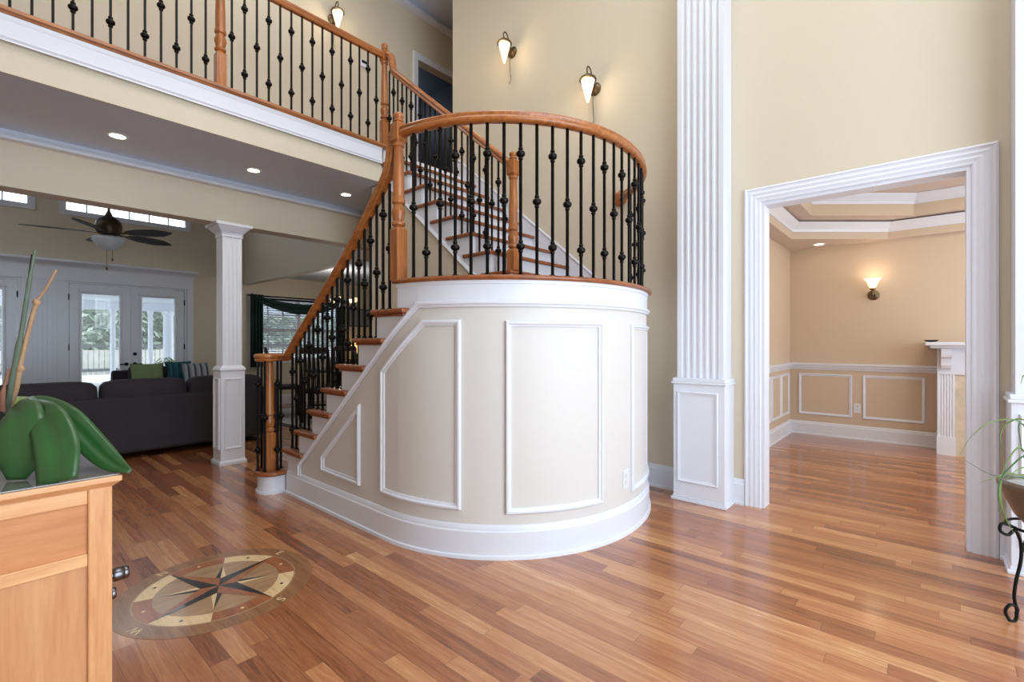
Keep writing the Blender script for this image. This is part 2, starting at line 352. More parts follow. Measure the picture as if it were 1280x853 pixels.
O1 = octa(4.15, 7.27, -2.25, 1.24, .76, .87); O2 = octa(4.45, 7.10, -2.0, 1.01, .76, .88)
OUT = octa(XD2, 7.35, -2.4, 1.42, .9, .95); OUT = [(XD2 + .94, -2.4), (6.51, -2.4), (7.35, -1.38), (7.35, .37), (6.51, 1.42), (XD2 + .94, 1.42), (XD2, .37), (XD2, -1.38)]
sof = ring(MB(), OUT, O1, 2.46, 2.47)
for a, b, c in (((6.51, 1.42), (7.35, 1.42), (7.35, .37)), ((6.51, -2.4), (7.35, -2.4), (7.35, -1.38)), ((XD2 + .94, 1.42), (XD2, 1.42), (XD2, .37)), ((XD2 + .94, -2.4), (XD2, -2.4), (XD2, -1.38))):
    sof.prism([a, b, c], 2.46, 2.47)
struct(sof.build('ceiling', TAUPE))
struct(ring(MB(), octa(4.13, 7.29, -2.27, 1.26, .76, .87), octa(4.152, 7.268, -2.248, 1.238, .76, .87), 2.4605, 2.67).build('ceiling', CREAMD))
struct(ring(MB(), octa(4.0, 7.34, -2.38, 1.38, .76, .87), O2, 2.667, 2.677).build('ceiling', TAUPE))
struct(ring(MB(), octa(4.43, 7.12, -2.02, 1.03, .76, .88), octa(4.452, 7.098, -1.998, 1.008, .76, .88), 2.6675, 2.91).build('ceiling', CREAMD))
struct(MB().box(4.1, -2.3, 2.905, 7.34, 1.38, 3.0).build('ceiling', TAUPE))
def octcrown(n, O, z, k, lab):
    O = O[::-1]; m = len(O); mb = MB(); cx = sum(p[0] for p in O) / m; cy = sum(p[1] for p in O) / m
    path = [Vector((x, y, z)) for x, y in O]; prof = [(0, 0), (.012, 0), (.02, .03), (.06, .075), (.075, .09), (.082, .105), (0, .105)]
    vs = []
    for i, p in enumerate(path):
        a = (p - path[i - 1]).normalized(); b = (path[(i + 1) % m] - p).normalized()
        na = Vector((a.y, -a.x, 0)); nb = Vector((b.y, -b.x, 0))
        if na.dot(Vector((cx, cy, z)) - p) < 0: na = -na
        if nb.dot(Vector((cx, cy, z)) - p) < 0: nb = -nb
        S = (na + nb).normalized(); S /= S.dot(na)
        vs += [p + S * (u * k) + Vector((0, 0, w * k)) for u, w in prof]
    q = len(prof)
    mb.add(vs, [(i * q + j, i * q + (j + 1) % q, ((i + 1) % m) * q + (j + 1) % q, ((i + 1) % m) * q + j) for i in range(m) for j in range(q)])
    struct(mb.build(n, WHITE, smooth=25), lab)
octcrown('trim_7', O1, 2.545, 1.0, 'white crown around the lower step of the tray ceiling')
octcrown('trim_8', O2, 2.797, 1.0, 'white crown around the upper step of the tray ceiling')
RAILP = [(.0, 0), (.0, .014), (-.02, .018), (-.03, .03), (-.055, .034), (-.062, .05), (-.085, .05), (-.087, 0)]
struct(MB().sweep([(XD2, 1.42, .86), (7.35, 1.42, .86), (7.35, -2.4, .86)][:2], RAILP, (0, -1, 0)).sweep([(7.35, 1.42, .86), (7.35, -2.4, .86)], RAILP, (-1, 0, 0)).build('trim_9', WHITE, smooth=30), 'white chair rail of the dining room')
baseb('baseboard_dining_left', [(XD2, 1.42, 0), (7.33, 1.42, 0)], (0, -1, 0), .92)
baseb('baseboard_dining_back', [(7.35, 1.42, 0), (7.35, -2.4, 0)], (-1, 0, 0), .92)
def frame(mb, pts, normal):
    return mb.sweep(pts, PM, normal, closed=True)
pm = MB()
for y0, y1 in ((1.30, .745), (.605, .045)):
    frame(pm, [(7.35, y0, .28), (7.35, y0, .79), (7.35, y1, .79), (7.35, y1, .28)], (-1, 0, 0))
for x0, x1 in ((4.3, 4.72), (4.82, 5.24), (5.34, 5.76), (5.85, 6.27), (6.36, 6.78), (6.85, 7.25)):
    frame(pm, [(x0, 1.42, .28), (x0, 1.42, .79), (x1, 1.42, .79), (x1, 1.42, .28)], (0, -1, 0))
struct(pm.build('trim_10', WHITE, smooth=30), 'white wainscot panel mouldings of the dining room')
# doorway casing and jambs
casing('trim_11', [(XD, .925, 0), (XD, .925, 2.245), (XD, -.185, 2.245), (XD, -.185, 0)], (-1, 0, 0), 1.0, 1, 'white moulded casing of the dining room doorway')
struct(MB().box(XD - .004, .925, 0, XD2 + .004, .905, 2.245).box(XD - .004, -.185, 0, XD2 + .004, -.165, 2.245).box(XD - .004, -.165, 2.225, XD2 + .004, .905, 2.245).build('trim_12', WHITE), 'white jamb lining of the dining room doorway')
baseb('baseboard_right', [(XD, 2.45, 0), (XD, 1.04, 0)], (-1, 0, 0))
baseb('baseboard_right', [(XD, -.30, 0), (XD, -1.75, 0)], (-1, 0, 0))

# ------------------------------------------------------------------ staircase
RISE, CX, CY, RW = .178, 2.77, 2.52, 1.06
RX = 1.19                                      # the right quarter is a little wider, running out into the wall
LS = 1.40
def W(s, z, off=0):
    if s < LS: return Vector((1.71 - off, 3.92 - s, z)), Vector((-1, 0, 0))
    a = PI + (s - LS) / RW; rx = RW if a < 1.5 * PI else RX; n = Vector((math.cos(a) / rx, math.sin(a) / RW, 0)).normalized(); return Vector((CX + rx * math.cos(a), CY + RW * math.sin(a), z)) + n * off, n
SEND = 1.40 + math.radians(153.4) * RW
def EL(a, off):
    n = Vector((math.cos(a) / (RW if a < 1.5 * PI else RX), math.sin(a) / RW, 0)).normalized()
    return CX + (RW if a < 1.5 * PI else RX) * math.cos(a) + n.x * off, CY + RW * math.sin(a) + n.y * off
SI = {i: max(0, -.013 + .216 * (i - 2)) for i in range(2, 9)}; SI[9] = 1.50
def topz(i): return RISE * i - .035
def slopez(s): return .25 + .815 * (s - .205)
LANDZ = 1.60
stairs = thing('staircase', 'curved white panelled staircase with oak treads and a rounded landing', 'staircase', (2.77, 2.52, 0))
def strip(mb, segs, off0, off1):
    # segs: list of (s0,s1,bottom(s),top(s)) -> curved slabs between off0 and off1
    for s0, s1, bf, tf in segs:
        n = max(1, int((s1 - s0) / .06)) if s1 > LS - .06 else 1
        n = max(n, 1)
        ss = [s0 + (s1 - s0) * k / n for k in range(n + 1)]
        vs = []
        for s in ss:
            vs += [W(s, bf(s), off0)[0], W(s, tf(s), off0)[0], W(s, tf(s), off1)[0], W(s, bf(s), off1)[0]]
        fs = [(4 * k + j, 4 * k + (j + 1) % 4, 4 * k + 4 + (j + 1) % 4, 4 * k + 4 + j) for k in range(n) for j in range(4)]
        mb.add(vs, fs + [(3, 2, 1, 0), (4 * n, 4 * n + 1, 4 * n + 2, 4 * n + 3)])
    return mb
ends = [SI[i] for i in range(2, 10)]
segs = [(SI[i], SI[i + 1], lambda s: 0, lambda s, i=i: topz(i)) for i in range(2, 8)]
segs += [(SI[8], LS, lambda s: 0, lambda s: topz(8)), (LS, 1.5, lambda s: 0, lambda s: topz(8)), (1.5, SEND, lambda s: 0, lambda s: 1.562)]
strip(MB(), segs, -.06, 0).build('panelled_wall', PANEL, stairs, smooth=30)
sk = []
for i in range(2, 8):
    a, b = SI[i], SI[i + 1]
    if i == 2:
        sk.append((0, .215, lambda s: 0, lambda s: topz(2))); a = .215
    if b > a + .001: sk.append((a, b, slopez, lambda s, i=i: topz(i)))
sk += [(SI[8], 1.5, slopez, lambda s: topz(8)), (1.5, 1.665, slopez, lambda s: 1.562), (1.665, SEND, lambda s: 1.44, lambda s: 1.562)]
sk = [(a, b, bf, tf) for a, b, bf, tf in sk]
strip(MB(), sk, 0, .006).build('skirt_board', WHITE, stairs, smooth=30)
def wpath(pts, step=.06):
    out = []; nn = []
    for (s0, z0), (s1, z1) in zip(pts, pts[1:]):
        n = max(1, int(max(abs(s1 - s0), 0) / step)) if max(s0, s1) > LS else 1
        for k in range(n):
            s = s0 + (s1 - s0) * k / n; p, q = W(s, z0 + (z1 - z0) * k / n); out.append(p); nn.append(q)
    p, q = W(*pts[-1]); out.append(p); nn.append(q); return out, nn
def wmould(name, pts, prof, closed=False, mat=WHITE):
    if closed: pts = pts + [pts[0]]
    p, q = wpath(pts)
    if closed: p.pop(); q.pop()
    return MB().sweep(p, prof, q, closed).build(name, mat, stairs, smooth=30)
PM2 = [(-.017, 0), (-.017, .010), (-.010, .020), (.0, .020), (.006, .012), (.017, .008), (.017, 0)]
wmould('stringer_moulding', [(.212, .18), (.212, .256), (1.662, 1.44), (SEND, 1.44)], [(u * 1.1, w + .004) for u, w in PM2])
for pts in ([(.578, .29), (.576, .38), (1.065, .775), (1.065, .285)],
            [(1.345, .29), (1.345, 1.035), (1.695, 1.332), (1.923, 1.332), (1.923, .282)],
            [(2.21, .265), (2.21, 1.325), (2.80, 1.325), (2.80, .265)],
            [(3.14, .262), (3.14, 1.32), (3.75, 1.32), (3.75, .262)]):
    wmould('panel_moulding', pts, PM2, True)
p, q = wpath([(.0, 0), (LS, 0), (SEND, 0)])
MB().sweep(p, BASE, q).build('stair_baseboard', WHITE, stairs, smooth=30)
# bullnose starting step
NX, NY = 1.62, 4.07
def bull(r, x1):
    a = [(NX + r * math.cos(t) , NY + r * 1.35 * math.sin(t)) for t in [PI / 2 + PI * k / 14 for k in range(15)]]
    return [(x1, NY + r * 1.35)] + a + [(1.72, NY - r * 1.35 + .0), (1.72, NY - .12), (x1, NY - .12)]
MB().prism(bull(.085, 2.72), 0, .144).build('riser', WHITE, stairs, smooth=40)
MB().prism(bull(.098, 2.72), 0, .018).build('shoe_moulding', WHITE, stairs, smooth=40)
MB().prism(bull(.112, 2.72), .144, RISE).build('tread', OAKD, stairs, smooth=40, bevel=.012, seg=3)
for i in range(2, 9):
    y = 3.963 - .216 * (i - 2); z = RISE * i
    MB().box(1.668, y - .345, z - .030, 1.76, y, z).box(1.74, y - .26, z - .030, 2.74, y, z).build('tread', OAKD, stairs, bevel=.010, seg=3)
    MB().box(1.712, y - .05, z - RISE - .002, 2.74, y - .03, z - .030).build('riser', WHITE, stairs)
    MB().box(1.69, y - .325, z - .046, 1.712, y - .012, z - .030).build('cove_moulding', WHITE if i > 99 else OAKD, stairs, bevel=.006)
# landing
arc = [EL(a, .035) for a in [PI * 1.0 + PI * k / 48 for k in range(49)]]
def clip(P):
    P = [p for p in P if p[1] < 2.42]; Q = [p for p in P if p[0] < 3.835]; p0, p1 = Q[-1], P[len(Q)]; t = (3.835 - p0[0]) / (p1[0] - p0[0])
    return Q + [(3.835, p0[1] + (p1[1] - p0[1]) * t)]
land = [(1.675, 2.445)] + clip(arc) + [(3.835, 2.445)]
MB().prism(land, 1.572, LANDZ).build('landing_floor', OAKD, stairs, smooth=40, bevel=.011, seg=3)
arcs = [EL(a, .014) for a in [PI + PI * k / 48 for k in range(49)]]
MB().prism([(1.70, 2.43)] + clip(arcs) + [(3.835, 2.43)], 1.552, 1.572).build('cove_moulding', WHITE, stairs, smooth=40)
MB().box(1.712, 2.40, 1.39, 2.74, 2.42, 1.572).build('riser', WHITE, stairs)
# upper flight
for i in range(8):
    y = 2.40 + .214 * i; z = LANDZ + RISE * (i + 1)
    MB().box(2.722, y, z - .030, 2.82, y + .335, z).box(2.80, y, z - .030, XD - .012, y + .25, z).build('tread', OAKD, stairs, bevel=.010, seg=3)
    MB().box(2.752, y + .03, z - RISE, XD - .012, y + .05, z - .030).build('riser', WHITE, stairs)
MB().box(2.752, 2.40 + .214 * 8 + .03, LANDZ + RISE * 8, XD - .004, 4.16, LANDZ + RISE * 9 - .034).build('riser', WHITE, stairs)
pr = [(2.445, 0), (2.445, LANDZ + RISE - .032)]
for i in range(8):
    z = LANDZ + RISE * (i + 1) - .03; y = 2.40 + .214 * (i + 1) + .045
    pr += [(y, z), (y, z + RISE)] if i < 7 else [(y, z)]
pr += [(4.355, pr[-1][1]), (4.355, 0)]
MB().extr([(2.752, y, z) for y, z in pr], (.06, 0, 0)).box(2.812, 4.30, 0, XD - .005, 4.355, 2.828).build('enclosure_wall', CREAM, stairs)
# white stringer on the open side of the upper flight
pr2 = pr[1:-5] + [pr[-5]]
low = [(4.17, 2.98 - .02), (2.43, 1.60 - .10)]
pts = [(y, z) for y, z in pr[1:-2]] + [(4.142, pr[-2][1]), (4.142, 2.86), (2.445, 1.45)]
MB().extr([(2.746, y, z) for y, z in pts], (.006, 0, 0)).build('skirt_board', WHITE, stairs)
MB().sweep([(2.746, 2.43, 1.45), (2.746, 4.142, 2.86)], PM, (-1, 0, 0)).build('stringer_moulding', WHITE, stairs, smooth=30)
# wall side skirt
yz = [(1.92, 1.60), (1.92, 1.63), (2.20, 1.66), (2.365, 1.86), (3.25, 2.595), (4.18, 3.37), (4.30, 3.37), (4.30, 3.2), (4.12, 3.1), (2.44, 1.60)]
MB().extr([(XD - .012, y, z) for y, z in yz], (.010, 0, 0)).build('skirt_board', WHITE, stairs)
MB().sweep([(XD - .012, 2.20, 1.66 + .01), (XD - .012, 2.365, 1.86), (XD - .012, 4.18, 3.37), (XD - .012, 4.30, 3.37)], [(u * .7, w * .7) for u, w in PM], (-1, 0, 0)).build('stringer_moulding', WHITE, stairs, smooth=30)
ot = MB()
tag_out = W(3.06, .345)[0]
def outlet(name, pos, normal, label):
    n = Vector(normal); up = Vector((0, 0, 1)); s = up.cross(n); pos = Vector(pos)
    o = thing(name, label, 'outlet', pos)
    def slab(mb, w0, w1, z0, z1, a, b):
        mb.add([pos + s * u + up * z + n * d for d in (a, b) for u, z in ((w0, z0), (w1, z0), (w1, z1), (w0, z1))], [(0, 3, 2, 1), (4, 5, 6, 7), (0, 1, 5, 4), (1, 2, 6, 5), (2, 3, 7, 6), (3, 0, 4, 7)]); return mb
    slab(MB(), -.036, .036, -.058, .058, -.001, .006).build('cover_plate', WHITE, o, bevel=.002)
    slab(slab(MB(), -.017, .017, .008, .036, .005, .008), -.017, .017, -.036, -.008, .005, .008).build('socket', plain('socket_plastic', (214, 214, 214), .4), o)
    return o
po, no = W(3.06, .345)
outlet('wall_outlet', po, no, 'small white outlet plate low on the rounded landing wall')
outlet('wall_outlet', (7.35, .675, .39), (-1, 0, 0), 'small white outlet plate between the dining room wainscot panels')

# ------------------------------------------------------------------ railings
KN = MB().lathe((0, 0, 0), [(.009, -.036), (.014, -.033), (.014, -.024), (.010, -.020), (.020, -.014), (.026, -.006), (.026, .006), (.020, .014), (.010, .020), (.014, .024), (.014, .033), (.009, .036)], 10)
_k = KN.build('knuckle', IRON, smooth=40); KNM = _k.data; bpy.data.objects.remove(_k)
def baluster(rail, x, y, z0, z1, fr, w=.0068):
    o = MB().box(x - w, y - w, z0, x + w, y + w, z1).box(x - w * 1.7, y - w * 1.7, z0, x + w * 1.7, y + w * 1.7, z0 + .012).build('baluster', IRON, rail, origin=(x, y, z0))
    for f in fr:
        k = bpy.data.objects.new('knuckle', KNM); COL.objects.link(k); k.parent = o; k.location = (0, 0, f * (z1 - z0))
    return o
D2, S1 = (.19, .79), (.485,)
HR = [(-.018, -.030), (-.026, -.020), (-.022, -.006), (-.032, .006), (-.033, .018), (-.024, .029), (0, .034), (.024, .029), (.033, .018), (.032, .006), (.022, -.006), (.026, -.020), (.018, -.030)]
def newel(rail, x, y, z0, sq, top, finial=True, a=.0375, rot=0):
    """turned post: square base sq high, turning, square block under the finial (top = block bottom height, block .11)"""
    m = MB().box(x - a, y - a, z0, x + a, y + a, z0 + sq).frus(x, y, a, z0 + sq, a * .72, z0 + sq + .018)
    b = z0 + sq; t = z0 + top
    prof = [(.030, b + .005), (.026, b + .020), (.040, b + .030), (.041, b + .042), (.030, b + .055), (.036, b + .075), (.042, b + .10), (.040, b + .12), (.030, b + .145), (.029, b + .155), (.040, b + .165), (.040, b + .185),
            (.036, b + .195), (.0355, b + .21), (.034, (b + t) / 2 + .05), (.028, t - .04), (.0275, t - .03), (.036, t - .02), (.036, t - .006), (.030, t)]
    m.lathe((x, y, 0), prof, 18)
    if finial:
        m.frus(x, y, a * .72, t - .004, a, t + .014).box(x - a, y - a, t + .014, x + a, y + a, t + .115).frus(x, y, a, t + .115, a * .6, t + .130)
    o = m.build('newel_post', OAK_Z, rail, smooth=35)
    if finial:
        u = t + .128
        MB().lathe((x, y, 0), [(.018, u), (.030, u + .006), (.030, u + .014), (.022, u + .018), (.022, u + .022), (.030, u + .030), (.033, u + .042), (.028, u + .054), (.014, u + .061), (0.001, u + .062)], 18).build('finial', OAK_Z, o, smooth=50)
    return o
# lower flight railing
low = thing('lower_stair_railing', 'oak handrail with black iron balusters on the lower stair flight, ending in a scroll', 'railing', (NX, NY, RISE))
newel(low, NX, NY, RISE, .285, .905, False)
ry = [(4.02, 1.105), (3.93, 1.155), (3.80, 1.262), (3.453, 1.52), (2.997, 1.876), (2.703, 2.138), (2.60, 2.24)]
sp_ = spline([(1.74, y, z) for y, z in ry], 5)
vol = []
for k in range(0, 22):
    t = k / 21; a = -.35 + t * 1.75 * PI; r = .125 - .075 * t
    vol.append((NX + .0 + r * math.cos(a), NY + r * math.sin(a), 1.092))
pathL = [Vector(p) for p in vol[::-1]] + [Vector((1.741, 4.00, 1.10))]
pathL = [p for p in pathL] + [p for p in sp_ if p.y < 3.97] + [Vector((1.74, 2.555, 2.30)), Vector((1.74, 2.53, 2.37)), Vector((1.74, 2.52, 2.44)), Vector((1.74, 2.512, 2.485)), Vector((1.74, 2.49, 2.508)), Vector((1.74, 2.462, 2.512))]
sides = []
for i, p in enumerate(pathL):
    t = pathL[min(i + 1, len(pathL) - 1)] - pathL[max(i - 1, 0)]
    if p.y < 3.9: sides.append(Vector((1, 0, 0)))
    else:
        h = Vector((t.x, t.y, 0)).normalized(); sides.append(Vector((-h.y, h.x, 0)))
# keep side direction continuous
for i in range(len(sides) - 2, -1, -1):
    if sides[i].dot(sides[i + 1]) < 0: sides[i] = -sides[i]
hb = MB()
def railpath(mb, path, prof, sides):
    m = len(path); vs = []
    for i, p in enumerate(path):
        t = (path[min(i + 1, m - 1)] - path[max(i - 1, 0)]).normalized(); S = (sides[i] - t * sides[i].dot(t)).normalized(); U = S.cross(t).normalized()
        if i == 0 and U.z < 0: railpath.f = -1
        elif i == 0: railpath.f = 1
        U = U * railpath.f
        vs += [p + S * u + U * w for u, w in prof]
    n = len(prof); mb.add(vs, [(i * n + k, i * n + (k + 1) % n, (i + 1) * n + (k + 1) % n, (i + 1) * n + k) for i in range(m - 1) for k in range(n)] + [tuple(range(n))[::-1], tuple(range((m - 1) * n, m * n))])
    return mb
railpath(hb, pathL, HR, sides)
hb.lathe((NX, NY, 1.06), [(.045, 0), (.052, .008), (.054, .03), (.054, .045), (.046, .058), (0.002, .066)], 18)
hb.build('handrail', OAK_Y, low, smooth=50)
def railz(y):
    for a, b in zip(ry, ry[1:]):
        if b[0] <= y <= a[0]: return b[1] + (a[1] - b[1]) * (y - b[0]) / (a[0] - b[0])
    return ry[-1][1] if y < ry[-1][0] else ry[0][1]
n = 0
for i in range(2, 9):
    y = 3.963 - .216 * (i - 2)
    for k in range(3):
        yy = y - .045 - .072 * k
        if yy < 2.52: continue
        baluster(low, 1.74, yy, RISE * i, railz(yy) - .022, D2 if n % 2 == 0 else S1); n += 1
for a, fr in ((1.25 * PI, S1), (.92 * PI, D2), (.62 * PI, S1), (1.62 * PI, D2), (1.86 * PI, S1)):
    baluster(low, NX + .085 * math.cos(a), NY + .085 * math.sin(a), RISE, 1.07, fr)
# landing railing
lr = thing('landing_railing', 'curved oak handrail with black iron balusters around the rounded landing', 'railing', (1.74, 2.455, LANDZ))
newel(lr, 1.74, 2.455, LANDZ, .31, .845)
RR = 1.03
angs = [math.radians(a) for a in range(184, 333, 3)]
pl = [Vector((1.752, 2.42, 2.508))] + [Vector((*EL(a, -.03), 2.508)) for a in angs] + [Vector((3.832, 2.075, 2.508))]
sd = [Vector((1, 0, 0))] + [Vector((-math.cos(a) / (RW if a < 1.5 * PI else RX), -math.sin(a) / RW, 0)).normalized() for a in angs] + [Vector((-.75, .66, 0))]
railpath(MB(), pl, HR, sd).build('handrail', OAK_Y, lr, smooth=50)
k = 0
for a in [190.7 + 5.3 * j for j in range(26)]:
    bx, by = EL(math.radians(a), -.03); baluster(lr, bx, by, LANDZ, 2.485, (S1, (.17,), S1, D2)[k % 4] if k < 3 else (D2 if k % 2 else S1)); k += 1
MB().lathe((3.839, 2.075, 2.505), [(.072, 0), (.072, .014), (.058, .022), (.050, .034), (.04, .036)], 8, (-1, 0, 0)).build('wall_rosette', OAK_Z, lr, smooth=40)
# upper flight railing
ur = thing('upper_stair_railing', 'oak handrail with black iron balusters climbing from the landing to the balcony', 'railing', (2.785, 2.43, LANDZ + RISE))
newel(ur, 2.785, 2.43, LANDZ + RISE, .15, .735)
def uz(y): return 2.615 + (y - 2.47) * .842
up = [Vector((2.785, y, uz(y))) for y in [2.455 + .15 * k for k in range(11)]] + [Vector((2.785, 4.0, uz(4.0))), Vector((2.785, 4.03, 3.95)), Vector((2.785, 4.045, 4.03)), Vector((2.785, 4.06, 4.09)), Vector((2.785, 4.09, 4.112)), Vector((2.785, 4.125, 4.115))]
railpath(MB(), up, HR, [Vector((1, 0, 0))] * len(up)).build('handrail', OAK_Y, ur, smooth=50)
n = 0
for i in range(8):
    for k in range(3):
        y = 2.40 + .214 * i + .045 + .0713 * k
        if i == 0 and k == 0: continue
        baluster(ur, 2.785, y, LANDZ + RISE * (i + 1), uz(y) - .022, D2 if n % 2 else S1, .0062); n += 1
# balcony railing
br = thing('balcony_railing', 'long oak balcony handrail with upright black iron balusters along the upper hall', 'railing', (2.77, 4.15, 3.212))
newel(br, 2.77, 4.15, 3.2, .26, .86, True, .035); newel(br, 1.285, 4.15, 3.2, .26, .86, True, .035); newel(br, -.20, 4.15, 3.2, .26, .86, True, .035)
bp = [Vector((x, 4.15, 4.118)) for x in (-2.45, -1, .5, 1.5, 2.735)]
railpath(MB(), bp, HR, [Vector((0, 1, 0))] * 5).build('handrail', OAK_X, br, smooth=50)
k = 0
for x0, c in ((1.366, 15), (-.124, 15), (-1.62, 15)):
    for j in range(c):
        x = x0 + .0935 * j
        if abs(x - 1.285) < .05 or abs(x + .2) < .05: continue
        baluster(br, x, 4.15, 3.212, 4.095, S1 if k % 2 == 0 else D2); k += 1

# ------------------------------------------------------------------ column and pilasters
def flat_panel(mb, p0, p1, normal):
    """moulding frame on an axis-aligned vertical face from corner p0 to p1"""
    a, b = Vector(p0), Vector(p1)
    return mb.sweep([a, (a.x, a.y, b.z), b, (b.x, b.y, a.z)], [(u * .8, w * .8) for u, w in PM], normal, closed=True)
col = thing('column', 'white square column on panelled pedestal standing before the dark sofa', 'column', (1.73, 5.33, 0))
MB().frus(1.73, 5.33, .125, 0, .125, .03).frus(1.73, 5.33, .125, .03, .112, .05).box(1.62, 5.22, .05, 1.84, 5.44, .93).frus(1.73, 5.33, .11, .93, .12, .94).frus(1.73, 5.33, .12, .94, .118, .955).frus(1.73, 5.33, .118, .955, .092, .985).build('pedestal', WHITE, col, bevel=.003)
m = MB(); flat_panel(m, (1.66, 5.22, .17), (1.80, 5.22, .85), (0, -1, 0)); flat_panel(m, (1.62, 5.40, .17), (1.62, 5.26, .85), (-1, 0, 0))
m.build('panel_moulding', WHITE, col, smooth=30)
def fluted(x0, x1, y0, y1, n, r=.006, m=.012):
    """cross-section polygon of a shaft, flutes on the two faces at y0 and x0"""
    P = [(x0, y1)]
    for f in range(n):
        c = y1 - m - (y1 - y0 - 2 * m) * (f + .5) / n; w = (y1 - y0 - 2 * m) / n * .36
        P += [(x0, c + w), (x0 + r * .8, c + w * .6), (x0 + r, c), (x0 + r * .8, c - w * .6), (x0, c - w)]
    P.append((x0, y0))
    return P
def flutes(p, q, inward, n, r, m):
    # points of a fluted edge walking from p to q
    p, q, i = Vector(p), Vector(q), Vector(inward); d = (q - p).normalized(); L = (q - p).length; w = (L - 2 * m) / n; out = [p]
    for f in range(n):
        c = m + w * (f + .5)
        out += [p + d * (c - .36 * w), p + d * (c - .22 * w) + i * r * .8, p + d * c + i * r, p + d * (c + .22 * w) + i * r * .8, p + d * (c + .36 * w)]
    return out
P = flutes((1.642, 5.418), (1.642, 5.242), (1, 0), 4, .006, .014) + flutes((1.642, 5.242), (1.818, 5.242), (0, 1), 4, .006, .014) + [Vector((1.818, 5.242)), Vector((1.818, 5.418))]
MB().prism([(p.x, p.y) for p in P], .98, 2.29).build('shaft', WHITE, col)
MB().frus(1.73, 5.33, .098, 2.27, .098, 2.29).frus(1.73, 5.33, .092, 2.29, .10, 2.31).frus(1.73, 5.33, .10, 2.31, .15, 2.37).frus(1.73, 5.33, .165, 2.37, .168, 2.40).build('capital', WHITE, col, bevel=.004)

def pilaster(y0, y1, label):
    o = thing('pilaster', label, 'pilaster', (XD - .1, (y0 + y1) / 2, 0))
    xf = 3.62; xe = XD - .002
    MB().box(xf - .015, y0 - .015, 0, xe, y1 + .015, .022).box(xf - .004, y0 - .004, .022, xe, y1 + .004, .04).box(xf, y0, .04, xe, y1, .90).box(xf - .012, y0 - .012, .90, xe, y1 + .012, .918).box(xf - .004, y0 - .004, .918, xe, y1 + .004, .945).build('pedestal', WHITE, o, bevel=.004)
    m = MB(); flat_panel(m, (xf, y1 - .045, .16), (xf, y0 + .06, .83), (-1, 0, 0)); m.build('panel_moulding', WHITE, o, smooth=30)
    P = fluted(xf + .03, xe, y0 + .02, y1 - .02, 6, .014, .028)
    MB().prism(P + [(xe, y0 + .02), (xe, y1 - .02)], .945, 5.955).build('shaft', WHITE, o)
pilaster(1.115, 1.50, 'tall fluted white pilaster left of the dining room doorway')
pilaster(-.72, -.325, 'fluted white pilaster at the right edge behind the potted plant')

# ------------------------------------------------------------------ french doors, windows
def french(n, x0, x1, handles, loc):
    o = sempty('door_%d' % n, (x0, 9.6, 0)); mid = (x0 + x1) / 2
    MB().box(x0 + .001, 9.60, 0, x0 + .035, 9.74, 2.129).box(x1 - .035, 9.60, 0, x1 - .001, 9.74, 2.129).box(x0 + .035, 9.6, 2.10, x1 - .035, 9.74, 2.129).build('door_frame', WHITE, o)
    for a, b, hs in ((x0 + .04, mid - .004, 1), (mid + .004, x1 - .04, 0)):
        lf = wallmesh(MB(), 'y', 9.615, 9.66, a, b, .02, 2.095, [(a + .115, b - .115, .24, 1.98)]).build('door_leaf', WHITE, o, bevel=.003)
        m = MB()
        m.sweep([(a + .115, 9.615, .24), (a + .115, 9.615, 1.98), (b - .115, 9.615, 1.98), (b - .115, 9.615, .24)], [(-.012, 0), (-.012, .01), (0, .018), (.02, .016), (.028, 0)], (0, -1, 0), closed=True)
        m.build('glazing_bead', WHITE, lf, smooth=30)
        MB().box(a + .10, 9.585, 1.985, b - .10, 9.616, 2.02).build('blind_cassette', WHITE, lf, bevel=.004)
        MB().box(a + .115, 9.636, .24, b - .115, 9.642, 1.98).build('pane', GLASS, lf)
        hx = (b - .05) if hs else (a + .05)
        s = -1 if hs else 1
        MB().lathe((hx, 9.614, .87), [(.028, 0), (.028, .008), (.012, .014), (.010, .045)], 12, (0, -1, 0)).box(hx, 9.565, .86, hx + s * .09, 9.578, .878).build('door_handle', IRON, lf, smooth=40)
        if not hs: MB().lathe((hx, 9.614, 1.03), [(.028, 0), (.026, .012), (.012, .016), (.012, .03)], 12, (0, -1, 0)).build('deadbolt', IRON, lf, smooth=40)
        hxx = a - .006 if hs else b + .006
        for hz in (.35, 1.1, 1.85): MB().box(hxx - .008, 9.60, hz, hxx + .008, 9.616, hz + .09).build('hinge', IRON, lf)
french(1, .93, 2.46, True, '')
french(2, -1.02, .47, True, '')
sur = MB().box(2.46, 9.575, 0, 2.55, 9.6, 2.13).box(-1.12, 9.575, 0, -1.02, 9.6, 2.13).box(.47, 9.585, 0, .93, 9.6, 2.13)
for k in range(7): sur.box(.53 + k * .052, 9.572, .1, .53 + k * .052 + .034, 9.59, 2.10)
sur.box(-1.12, 9.565, 2.13, 2.55, 9.6, 2.33)
sur.sweep([(-1.2, 9.6, 2.33), (2.60, 9.6, 2.33)], [(.0, 0), (.0, .04), (-.02, .05), (-.05, .09), (-.07, .12), (-.10, .125), (-.10, 0)], (0, -1, 0))
struct(sur.build('trim_13', WHITE, smooth=25), 'white fluted surround and crown over the french doors')
